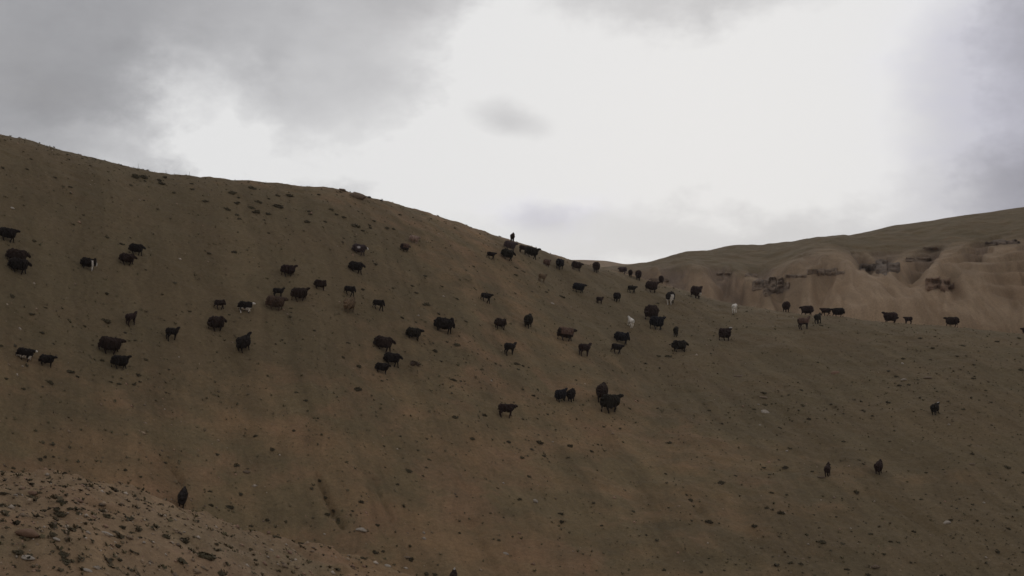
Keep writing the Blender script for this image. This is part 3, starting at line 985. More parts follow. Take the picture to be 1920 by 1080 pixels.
def grow_shrubs():
    keyed = {}
    tiny = []
    for sh in SHRUBS:
        px, py, w = sh[:3]
        if w < 5.5: tiny.append(sh); continue
        ax, ay, ph = min(ANCHORS, key=lambda a: math.hypot(a[0] - px, a[1] - py))
        dx, dy = px - ax, py - ay
        if abs(dx) > 1.2 * abs(dy): d = 'left of' if dx < 0 else 'right of'
        else: d = 'above' if dy < 0 else 'below'
        keyed.setdefault((ph, d), []).append((math.hypot(dx, dy), sh))
    for (ph, d), lst in keyed.items():
        lst.sort(key=lambda t: t[0])
        for i, (_, (px, py, w, label, group, k)) in enumerate(lst):
            o = link('cushion_shrub', CUSH[rnd.randrange(len(CUSH))])
            place(o, px, py + 1, w * k, 0.8, None, rnd.uniform(0.9, 1.35), rnd.uniform(0.9, 1.3))
            size = 'large' if w >= 17 else 'mid-sized' if w >= 10 else 'small'
            tag(o, f'{size} olive shrub, {ORDER[min(i, 9)]} {d} {ph}', 'shrub', group)
    V = []; Fs = []; n = 0
    for px, py, w, label, group, k in tiny:
        me = CUSH[rnd.randrange(len(CUSH))]
        o = bpy.data.objects.new('tmp', me)
        place(o, px, py + 1, w * k, 0.8)
        M = np.array(o.matrix_world)
        co = np.empty(len(me.vertices) * 3); me.vertices.foreach_get('co', co); co = co.reshape(-1, 3)
        V.append(co @ M[:3, :3].T + M[:3, 3])
        Fs += [[i + n for i in p.vertices] for p in me.polygons]; n += len(co)
        bpy.data.objects.remove(o)
    o = link('tiny_shrubs', new_mesh('tiny_shrubs', np.concatenate(V), Fs), M_LEAF)
    tag(o, 'tiny dark shrubs too small to pick apart, dotted over the slope', None, None, 'stuff')


shrubs(parse(OPEN), 'small dark cushion shrub on the open slope among the flock', 'small shrubs on the slope among the flock')
shrubs(parse(LOWER), 'small dark cushion shrub on the empty lower slope below the flock', 'small shrubs on the lower middle slope')
shrubs(parse(RIGHT), 'small dark cushion shrub on the right half of the slope', 'small shrubs on the right slope')
shrubs(parse(MOUNDP), 'olive cushion shrub on the stony mound at lower left', 'shrubs on the stony mound', 1.12)
shrubs(parse(BELT), 'small shrub in the scattered belt just under the left skyline', 'shrubs in the belt under the left crest', 1.15)
grow_shrubs()
o = link('cushion_shrub', CUSH[2]); place(o, 388, 1044, 32, 0.7, 0.4, 1.3, 0.9)
tag(o, 'largest dark green shrub, low at left where the mound runs out', 'shrub', 'shrubs on the stony mound')
o = link('dry_bush', DRYB[0]); place(o, 778, 683, 22, 0.5, 0.4, 1.0, 1.0)
tag(o, 'dry brown bush beside the group of three black sheep at centre', 'bush')


def stalk(px, py, hpx, label):
    x, y, r = hit(px, py)
    z = float(H(np.array([x]), np.array([y]))[0])
    h = hpx * r / F
    V = []; Fc = []
    rs_ = np.random.RandomState(int(px))
    for k in range(3):
        bx, by = rs_.uniform(-0.03, 0.03, 2); tx, ty = rs_.uniform(-0.05, 0.05, 2)
        hh = h * (1.0 if k == 0 else rs_.uniform(0.25, 0.55))
        n = 4
        for j in range(n + 1):
            t = j / n
            rad = 0.011 * (1 - 0.6 * t)
            cx = bx + tx * t * t; cy = by + ty * t * t
            for q in range(4):
                V.append((cx + rad * math.cos(q * math.pi / 2), cy + rad * math.sin(q * math.pi / 2), hh * t - 0.05))
        b0 = k * (n + 1) * 4
        for j in range(n):
            for q in range(4):
                a = b0 + j * 4 + q; b = b0 + j * 4 + (q + 1) % 4
                Fc.append([a, b, b + 4, a + 4])
    o = link('dry_stalk', new_mesh('dry_stalk', V, Fc), M_STRAW)
    o.location = (x, y, z)
    tag(o, label, 'stalk', 'thin stalks on the skyline')


stalk(259, 320, 15, 'tallest thin stalk on the skyline of the left hill')
stalk(279, 323, 7, 'short thin stalk on the skyline right of the tallest one')
stalk(312, 326, 8, 'thin bent stalk halfway along the row on the left skyline')
stalk(354, 330, 10, 'thin stalk at the right end of the row on the left skyline')

# ------------------------------------------------------------------ gravel, tiny plants, thin grass (nobody could count them)


def scatter(name, n, seed, shape, size, mat, label, wfn=None, r_rng=(18, 96), az_rng=(-0.45, 0.45), tint=None):
    rs_ = np.random.RandomState(seed)
    sV, sF = shape
    m = n * 6
    az = rs_.uniform(*az_rng, m); r = np.exp(rs_.uniform(math.log(r_rng[0]), math.log(r_rng[1]), m))
    x = np.sin(az) * r; y = np.cos(az) * r
    w = np.ones(m) if wfn is None else wfn(x, y, r)
    keep = rs_.uniform(size=m) < w
    x, y = x[keep][:n], y[keep][:n]
    n = len(x)
    z = H(x, y)
    e = 0.3
    gx = (H(x + e, y, False) - H(x - e, y, False)) / (2 * e); gy = (H(x, y + e, False) - H(x, y - e, False)) / (2 * e)
    s = size[0] * (size[1] / size[0]) ** (rs_.uniform(size=n) ** 2.2)
    a = rs_.uniform(0, 6.283, n); ca, sa = np.cos(a), np.sin(a)
    sc = rs_.uniform(0.7, 1.35, (n, 3)) * s[:, None]
    P = sV[None] * sc[:, None, :]
    jit = rs_.uniform(-0.12, 0.12, P.shape) * s[:, None, None]
    P = P + jit
    X = P[..., 0] * ca[:, None] - P[..., 1] * sa[:, None]; Y = P[..., 0] * sa[:, None] + P[..., 1] * ca[:, None]
    Z = P[..., 2] + gx[:, None] * X + gy[:, None] * Y
    V = np.stack([X + x[:, None], Y + y[:, None], Z + z[:, None]], -1).reshape(-1, 3)
    Fc = (sF[None] + (np.arange(n) * len(sV))[:, None, None]).reshape(-1, sF.shape[1])
    me = new_mesh(name, V, Fc)
    if tint is not None:
        base = np.array(tint)
        c = base[rs_.randint(len(base), size=n)] * rs_.uniform(0.75, 1.25, (n, 1))
        add_color(me, 'coat', np.repeat(c, len(sV), 0))
    o = link(name, me, mat)
    tag(o, label, None, None, 'stuff')
    return o


def tint_material(name):
    g = NB(name); g.color(g.attr('coat', True)); return g.m


M_GRAVEL = tint_material('mixed_gravel')
M_TWIG = tint_material('low_scrub')
V0, F0 = ico(0 if False else 1)
V1 = V0 * (1, 0.8, 0.5); V1 = V1[:, :]
octV = np.array([(1, 0, 0), (0, 1, 0), (-1, 0, 0), (0, -1, 0), (0, 0, .7), (0, 0, -.3)], float)
octF = np.array([(0, 1, 4), (1, 2, 4), (2, 3, 4), (3, 0, 4), (1, 0, 5), (2, 1, 5), (3, 2, 5), (0, 3, 5)])


def gravel_w(x, y, r):
    return np.clip(0.10 + 0.9 * (r < 34) * smooth(-0.1, -0.25, np.arctan2(x, y)) + 0.5 * np.maximum(fbm(x * 0.12, y * 0.12, 3, 71), 0) + 0.25 * smooth(50, 35, r), 0, 1)


scatter('gravel', 7500, 5, (octV, octF), (0.015, 0.085), M_GRAVEL, 'loose gravel strewn thinly over the slope', gravel_w,
        tint=[(0.34, 0.25, 0.17), (0.25, 0.18, 0.12), (0.36, 0.23, 0.16), (0.46, 0.38, 0.30), (0.21, 0.155, 0.11), (0.3, 0.22, 0.15)])


def tuft_shape(seed, n=7, h=0.6):
    rs_ = np.random.RandomState(seed)
    V = []; Fc = []
    for i in range(n):
        a = rs_.uniform(0, 6.28); l = rs_.uniform(0.5, 1.0)
        d = np.array([math.cos(a), math.sin(a), 0]); s = np.array([-d[1], d[0], 0]) * 0.22
        k = len(V)
        up = np.array([0, 0, h * rs_.uniform(0.6, 1.1)])
        V += [d * 0.1 - s, d * 0.1 + s, d * l * 0.6 + s + up, d * l * 0.9 - s * 0.3 + up * 0.7]
        Fc.append([k, k + 1, k + 2, k + 3])
    return np.array(V), np.array(Fc)


def scrub_w(x, y, r):
    return np.clip(0.12 + 1.5 * fbm(x * 0.13, y * 0.13, 3, 81) + 0.05 * (r < 34) * smooth(-0.1, -0.25, np.arctan2(x, y)), 0.03, 1)


scatter('low_scrub', 2600, 6, tuft_shape(1, 9, 0.55), (0.04, 0.15), M_TWIG, 'tiny dark plants dotted all over the slope', scrub_w,
        tint=[(0.10, 0.082, 0.05), (0.12, 0.095, 0.058), (0.085, 0.07, 0.045), (0.14, 0.11, 0.068)])
scatter('dry_grass', 15000, 8, tuft_shape(2, 6, 0.9), (0.03, 0.09), M_TWIG, 'thin dry grass over the slope', lambda x, y, r: np.clip(0.3 + cover_fn(x, y, 0 * x) * 0.8 + 1.0 * fbm(x * 0.1, y * 0.1, 3, 83), 0.02, 1),
        tint=[(0.17, 0.135, 0.08), (0.14, 0.115, 0.065), (0.12, 0.10, 0.055), (0.19, 0.145, 0.09)])

# ------------------------------------------------------------------ sheep


def tube(path, radii, seg=12, squash=None):
    """closed tube round a polyline; radii (ry, rz) per point"""
    path = np.array(path, float)
    V = []; Fc = []
    n = len(path)
    for i in range(n):
        d = path[min(i + 1, n - 1)] - path[max(i - 1, 0)]
        d /= np.linalg.norm(d)
        side = np.cross((0, 0, 1), d) if abs(d[2]) < 0.95 else np.cross((1, 0, 0), d)
        side = side / np.linalg.norm(side)
        up = np.cross(d, side)
        if abs(d[2]) < 0.95 and side[1] < 0: side, up = -side, up
        r = radii[i]; ry, rz = r if isinstance(r, tuple) else (r, r)
        for k in range(seg):
            a = 2 * math.pi * k / seg
            V.append(path[i] + side * ry * math.cos(a) + up * rz * math.sin(a))
    for i in range(n - 1):
        for k in range(seg):
            a = i * seg + k; b = i * seg + (k + 1) % seg
            Fc.append([a, b, b + seg, a + seg])
    c0 = len(V); V.append(path[0] - (path[1] - path[0]) * 0.08); V.append(path[-1] + (path[-1] - path[-2]) * 0.15)
    for k in range(seg):
        Fc.append([c0, (k + 1) % seg, k])
        Fc.append([c0 + 1, (n - 1) * seg + k, (n - 1) * seg + (k + 1) % seg])
    return V, Fc


def remesh(parts, voxel):
    V = []; Fc = []
    for v, f in parts:
        b = len(V); V += list(v); Fc += [[i + b for i in q] for q in f]
    me = new_mesh('tmp', V, Fc)
    import bmesh
    bm = bmesh.new(); bm.from_mesh(me); bmesh.ops.recalc_face_normals(bm, faces=bm.faces); bm.to_mesh(me); bm.free()
    o = bpy.data.objects.new('tmp', me); COL.objects.link(o)
    m = o.modifiers.new('r', 'REMESH'); m.mode = 'VOXEL'; m.voxel_size = voxel
    s = o.modifiers.new('s', 'SMOOTH'); s.iterations = 2; s.factor = 0.5
    dg = bpy.context.evaluated_depsgraph_get(); dg.update()
    ev = o.evaluated_get(dg); em = ev.to_mesh()
    n = len(em.vertices); co = np.empty(n * 3); em.vertices.foreach_get('co', co)
    no = np.empty(n * 3); em.vertices.foreach_get('normal', no)
    lt = np.empty(len(em.polygons), np.int32); em.polygons.foreach_get('loop_total', lt)
    vi = np.empty(len(em.loops), np.int32); em.loops.foreach_get('vertex_index', vi)
    if (lt == 4).all(): Fo = vi.reshape(-1, 4)
    else: Fo = [list(p.vertices) for p in em.polygons]
    ev.to_mesh_clear()
    bpy.data.objects.remove(o, do_unlink=True); bpy.data.meshes.remove(me)
    return co.reshape(-1, 3), no.reshape(-1, 3), Fo


def n3(P, s, seed):
    return (fbm(P[:, 0] * s + P[:, 2] * s * 0.3, P[:, 1] * s + P[:, 2] * s, 3, seed) + fbm(P[:, 2] * s * 0.6, P[:, 0] * s - P[:, 1] * s, 3, seed + 5))


def sheep_proto(adult=True, neck=15, yaw=0, phase=0.0, seed=0, stride=0.12, bulk=1.0):
    """x forward, feet at z = 0, adult withers 0.75 m"""
    rs_ = np.random.RandomState(seed)
    if adult: hip, bl, bh, bw, belly = 0.52, 0.42, 0.185, 0.155, 0.30
    else: hip, bl, bh, bw, belly = 0.50, 0.34, 0.145, 0.122, 0.34
    zc = hip
    torso = tube([(-bl - .03, 0, zc - .01), (-bl + .06, 0, zc), (-bl * .35, 0, zc - .015), (bl * .3, 0, zc - .02), (bl * .8, 0, zc + .0), (bl + .02, 0, zc + .03)],
                 [(bw * .45, bh * .5), (bw * .95, bh * .95), (bw * 1.05, bh), (bw * 1.02, bh * 1.03), (bw * .85, bh * .95), (bw * .45, bh * .6)], 14)
    na = math.radians(neck); ya = math.radians(yaw)
    nl = 0.165 if adult else 0.14
    nb = np.array([bl * .85, 0, zc + bh * .35])
    nd = np.array([math.cos(na) * math.cos(ya), math.cos(na) * math.sin(ya), math.sin(na)])
    hb = nb + nd * nl
    ha = na - math.radians(34 if neck > 30 else 22)
    ha = max(ha, math.radians(-78))
    hy = ya * 1.5
    hd = np.array([math.cos(ha) * math.cos(hy), math.cos(ha) * math.sin(hy), math.sin(ha)])
    hl = 0.19 if adult else 0.15
    q = 1.06 if adult else 0.98
    neckt = tube([nb - nd * .12, nb, nb + nd * nl * .55, hb], [(.11 * q, .15 * q), (.10 * q, .13 * q), (.085 * q, .105 * q), (.075 * q, .085 * q)], 12)
    top = hb + np.array([0, 0, .015])
    head = tube([top - hd * .05, top + hd * .02, top + hd * hl * .45, top + hd * hl * .8, top + hd * hl],
                [(.055 * q, .06 * q), (.070 * q, .085 * q), (.064 * q, .078 * q), (.050 * q, .058 * q), (.040 * q, .042 * q)], 12)
    parts = [torso, neckt, head]
    sidev = np.cross(hd, (0, 0, 1)); sidev /= np.linalg.norm(sidev)
    for s in (-1, 1):                        # lop ears
        e0 = top + sidev * s * .05 * q
        parts.append(tube([e0, e0 + sidev * s * .05 + (0, 0, -.01), e0 + sidev * s * .075 + (0, 0, -.07), e0 + sidev * s * .08 + (0, 0, -.11)], [.02, .026, .024, .016], 6))
    k = 1.0 if adult else 0.98
    for i, (fx, fy) in enumerate(((1, 1), (1, -1), (-1, -1), (-1, 1))):
        ph = math.sin(phase + i * math.pi + (0.5 if fx < 0 else 0)) * stride
        yy = fy * bw * .62
        if fx > 0:
            x0 = bl * .68
            pts = [(x0, yy, zc - .02), (x0 + ph * .3, yy, zc * .68), (x0 + ph * .55 + .01, yy, zc * .44), (x0 + ph * .9, yy, .07), (x0 + ph + .015, yy, .015), (x0 + ph + .04, yy, .0)]
            rad = [.08 * k, .062 * k, .044 * k, .031 * k, .035 * k, .030 * k]
        else:
            x0 = -bl * .72
            pts = [(x0, yy, zc), (x0 + .06 + ph * .3, yy, zc * .70), (x0 - .055 + ph * .6, yy, zc * .46), (x0 - .02 + ph * .95, yy, .07), (x0 + ph, yy, .015), (x0 + ph + .03, yy, .0)]
            rad = [.11 * k, .080 * k, .045 * k, .032 * k, .035 * k, .030 * k]
        parts.append(tube(pts, rad, 8))
    if not adult:                            # a lamb's thin tail
        parts.append(tube([(-bl, 0, zc + bh * .5), (-bl - .06, 0, zc + bh * .2), (-bl - .075, 0, zc - .08), (-bl - .06, 0, zc - .16)], [.03, .034, .03, .02], 8))
    Vb, Nb, Fb = remesh(parts, 0.017 if adult else 0.015)
    Vb = Vb + Nb * (n3(Vb, 22, seed + 3) * .010)[:, None]
    # the fleece: back, flanks, fat tail and the base of the neck
    g = bulk * (1.35 if adult else 1.22)
    dz = -.035 if adult else -.01
    fl = [tube([(-bl - .05, 0, zc - .0), (-bl + .05, 0, zc + .01), (-bl * .3, 0, zc + dz), (bl * .3, 0, zc + dz - .01), (bl * .75, 0, zc + .0), (bl + .02, 0, zc + .05)],
               [(bw * .6 * g, bh * .62 * g), (bw * 1.02 * g, bh * .98 * g), (bw * 1.12 * g, bh * 1.06 * g), (bw * 1.10 * g, bh * 1.08 * g), (bw * .9 * g, bh * .98 * g), (bw * .5 * g, bh * .6 * g)], 16),
          tube([nb - nd * .14, nb, nb + nd * nl * .45, nb + nd * nl * .72], [(.12 * q, .16 * q), (.115 * q, .15 * q), (.09 * q, .115 * q), (.07 * q, .085 * q)], 12)]
    if adult:
        fl.append(tube([(-bl - .02, 0, zc + .07), (-bl - .08, 0, zc + .02), (-bl - .095, 0, zc - .09), (-bl - .06, 0, zc - .19)], [(.08, .06), (.115, .075), (.125, .075), (.07, .05)], 12))
        for i, (fx, fy) in enumerate(((1, 1), (1, -1), (-1, -1), (-1, 1))):   # wool down to the knees
            x0 = bl * .66 if fx > 0 else -bl * .66
            fl.append(tube([(x0, fy * bw * .62, zc - .05), (x0 + (.0 if fx > 0 else .02), fy * bw * .66, zc * .66), (x0, fy * bw * .64, zc * .50)], [.11, .085, .05], 8))
    Vf, Nf, Ff = remesh(fl, 0.021 if adult else 0.018)
    sh = .044 if adult else .026
    Vf = Vf + Nf * (n3(Vf * (1, 1, 0.45), 15, seed + 9) * sh + n3(Vf, 34, seed + 19) * sh * .5)[:, None]
    low = smooth(zc - bh * .2, zc - bh * 1.0, Vf[:, 2]) * (1 if adult else .3)   # ragged hem
    Vf[:, 2] -= low * (0.05 + 0.035 * vnoise(Vf[:, 0] * 26, Vf[:, 1] * 26, seed + 2) * 2)
    return (Vb, Fb), (Vf, Ff)


PROTO = {}


def proto(kind, neck, yaw, ph):
    key = (kind, neck, yaw, ph)
    if key not in PROTO:
        PROTO[key] = sheep_proto(kind == 'adult', neck, yaw, ph * 1.3, abs(hash(key)) % 1000 if False else (int(neck) * 7 + int(yaw) * 3 + ph * 31 + (500 if kind == 'adult' else 0)) % 997,
                                 stride=0.13 if ph else 0.03)
    return PROTO[key]


BLACK = (0.026, 0.021, 0.019); DARK = (0.042, 0.028, 0.023); NAVY = (0.023, 0.022, 0.025); OLIVE = (0.030, 0.026, 0.020)
BROWN = (0.105, 0.070, 0.052); RUST = (0.15, 0.092, 0.070); TANC = (0.21, 0.145, 0.09); PINK = (0.38, 0.265, 0.21); WHITE = (0.86, 0.80, 0.71); GREYM = (0.085, 0.062, 0.062)
REDK = (0.040, 0.025, 0.022)


def coat(P, base, mark, seed):
    c = np.tile(np.array(base), (len(P), 1))
    c = c * (1 + 0.35 * n3(P, 4, seed))[:, None].clip(0.6, 1.5)
    x, y, z = P.T
    def paint(mask, col): c[mask] = np.array(col)
    if 'head' in mark: paint((x > 0.50), WHITE)
    if 'face' in mark: paint((x > 0.57), WHITE)
    if 'crown' in mark: paint((x > 0.40) & (z > 0.74), (0.5, 0.45, 0.4))
    if 'legs' in mark: paint((z < 0.31) & (vnoise(x * 9, y * 9 + z * 4, seed) > -0.2), WHITE)
    if 'rearleg' in mark: paint((z < 0.30) & (x < 0), WHITE)
    if 'side' in mark: paint((np.hypot(x + 0.05, (z - 0.52) * 1.5) < 0.13) & (vnoise(x * 12, z * 12, seed) > -0.25), (0.55, 0.50, 0.48))
    if 'shoulder' in mark: paint((np.abs(x - 0.20 - (0.5 - z) * 0.2) < 0.065) & (z < 0.62), WHITE)
    if 'rump' in mark: paint((x < -0.12) & (x > -0.45) & (y < 0) & (z < 0.62), WHITE)
    if 'belly' in mark: paint((x > 0.05) & (x < 0.35) & (z < 0.36) & (z > 0.18), WHITE)
    if 'darkface' in mark: paint((x > 0.46), (0.04, 0.028, 0.025))
    if 'darkends' in mark: paint((x > 0.44) | (x < -0.40) | (z < 0.36), (0.04, 0.028, 0.024))
    return c


def heading_for(view, x, y):
    return math.radians(view) - math.atan2(x, y)


def add_sheep(cx, foot, w, h, view, pose, col, mark, label, grp='flock of sheep on the hillside'):
    kind, neck, yaw, ph = pose
    (Vb, Fb), (Vf, Ff) = proto(kind, neck, yaw, ph)
    px, py = cx, foot
    s = 0.9 if kind == 'adult' else 0.7
    for it in range(5):
        x, y, r = hit(px, py, small=False) if py > -50 else (0, 0, 0)
        n, gx, gy = slope_rot(x, y, lambda a, b: H(a, b, False), 0.4)
        hd = heading_for(view + (6 if view < 40 else 0), x, y)
        fx, fy = math.cos(hd), math.sin(hd)
        sl = gx * fx + gy * fy
        fwd = Vector((fx, fy, sl * (0.15 + 0.65 * abs(math.sin(math.radians(view)))))).normalized()
        side0 = Vector((-fy, fx, (gx * -fy + gy * fx) * 0.22)).normalized()
        upv = fwd.cross(side0).normalized(); side = upv.cross(fwd)
        R = np.array([fwd, side, upv]).T
        z0 = float(H(np.array([x]), np.array([y]))[0])
        base = np.array([x, y, z0])
        Wb = (Vb * s) @ R.T + base
        Wf = (Vf * s) @ R.T + base
        # each foot meets the ground where it stands
        fw = np.clip(1 - Vb[:, 2] / 0.42, 0, 1)
        gz = H(Wb[:, 0], Wb[:, 1])
        plane = Wb[:, 2] - (Vb[:, 2] * s) * R[2, 2]
        Wb[:, 2] += (gz - plane) * fw - 0.01 * fw
        A = np.concatenate([Wb, Wf])
        ux, uy = project(A)
        bw_, bh_ = ux.max() - ux.min(), uy.max() - uy.min()
        # match the measured box
        s *= math.sqrt(max(0.3, (w / bw_) * (h / bh_)))
        s = min(max(s, 0.38), 1.28)
        px += cx - (ux.max() + ux.min()) / 2
        py += foot - uy.max()
    base_m = Matrix.Translation((x, y, z0)) @ Matrix.Rotation(hd, 4, 'Z')
    inv = np.array(base_m.inverted())
    name = 'sheep' if kind == 'adult' else 'lamb'
    root = bpy.data.objects.new(name, None); COL.objects.link(root)
    root.empty_display_size = 0.2
    root.matrix_world = base_m
    tag(root, label, name, grp)
    seed = int(cx)
    for nm, Wv, Fv, Vl in (('body', Wb, Fb, Vb), ('fleece', Wf, Ff, Vf)):
        P = Wv @ inv[:3, :3].T + inv[:3, 3]
        m = new_mesh(nm, P, Fv); smooth_shade(m)
        c = coat(Vl, col, mark, seed)
        if nm == 'body' and not mark and kind == 'adult' and col != WHITE: c = c * 0.85
        add_color(m, 'coat', c)
        link(nm, m, M_WOOL, root)
    return root


A_LVL = ('adult', 12, 0, 1); A_LVL2 = ('adult', 12, 0, 0); A_UP = ('adult', 42, 0, 1); A_UP2 = ('adult', 55, 20, 2); A_LOW = ('adult', -18, 0, 1)
A_GRZ = ('adult', -48, 0, 2); A_GRZ2 = ('adult', -55, 20, 0)
L_LVL = ('lamb', 18, 0, 1); L_UP = ('lamb', 50, 0, 2); L_GRZ = ('lamb', -45, 0, 1); L_ST = ('lamb', 35, 20, 0)

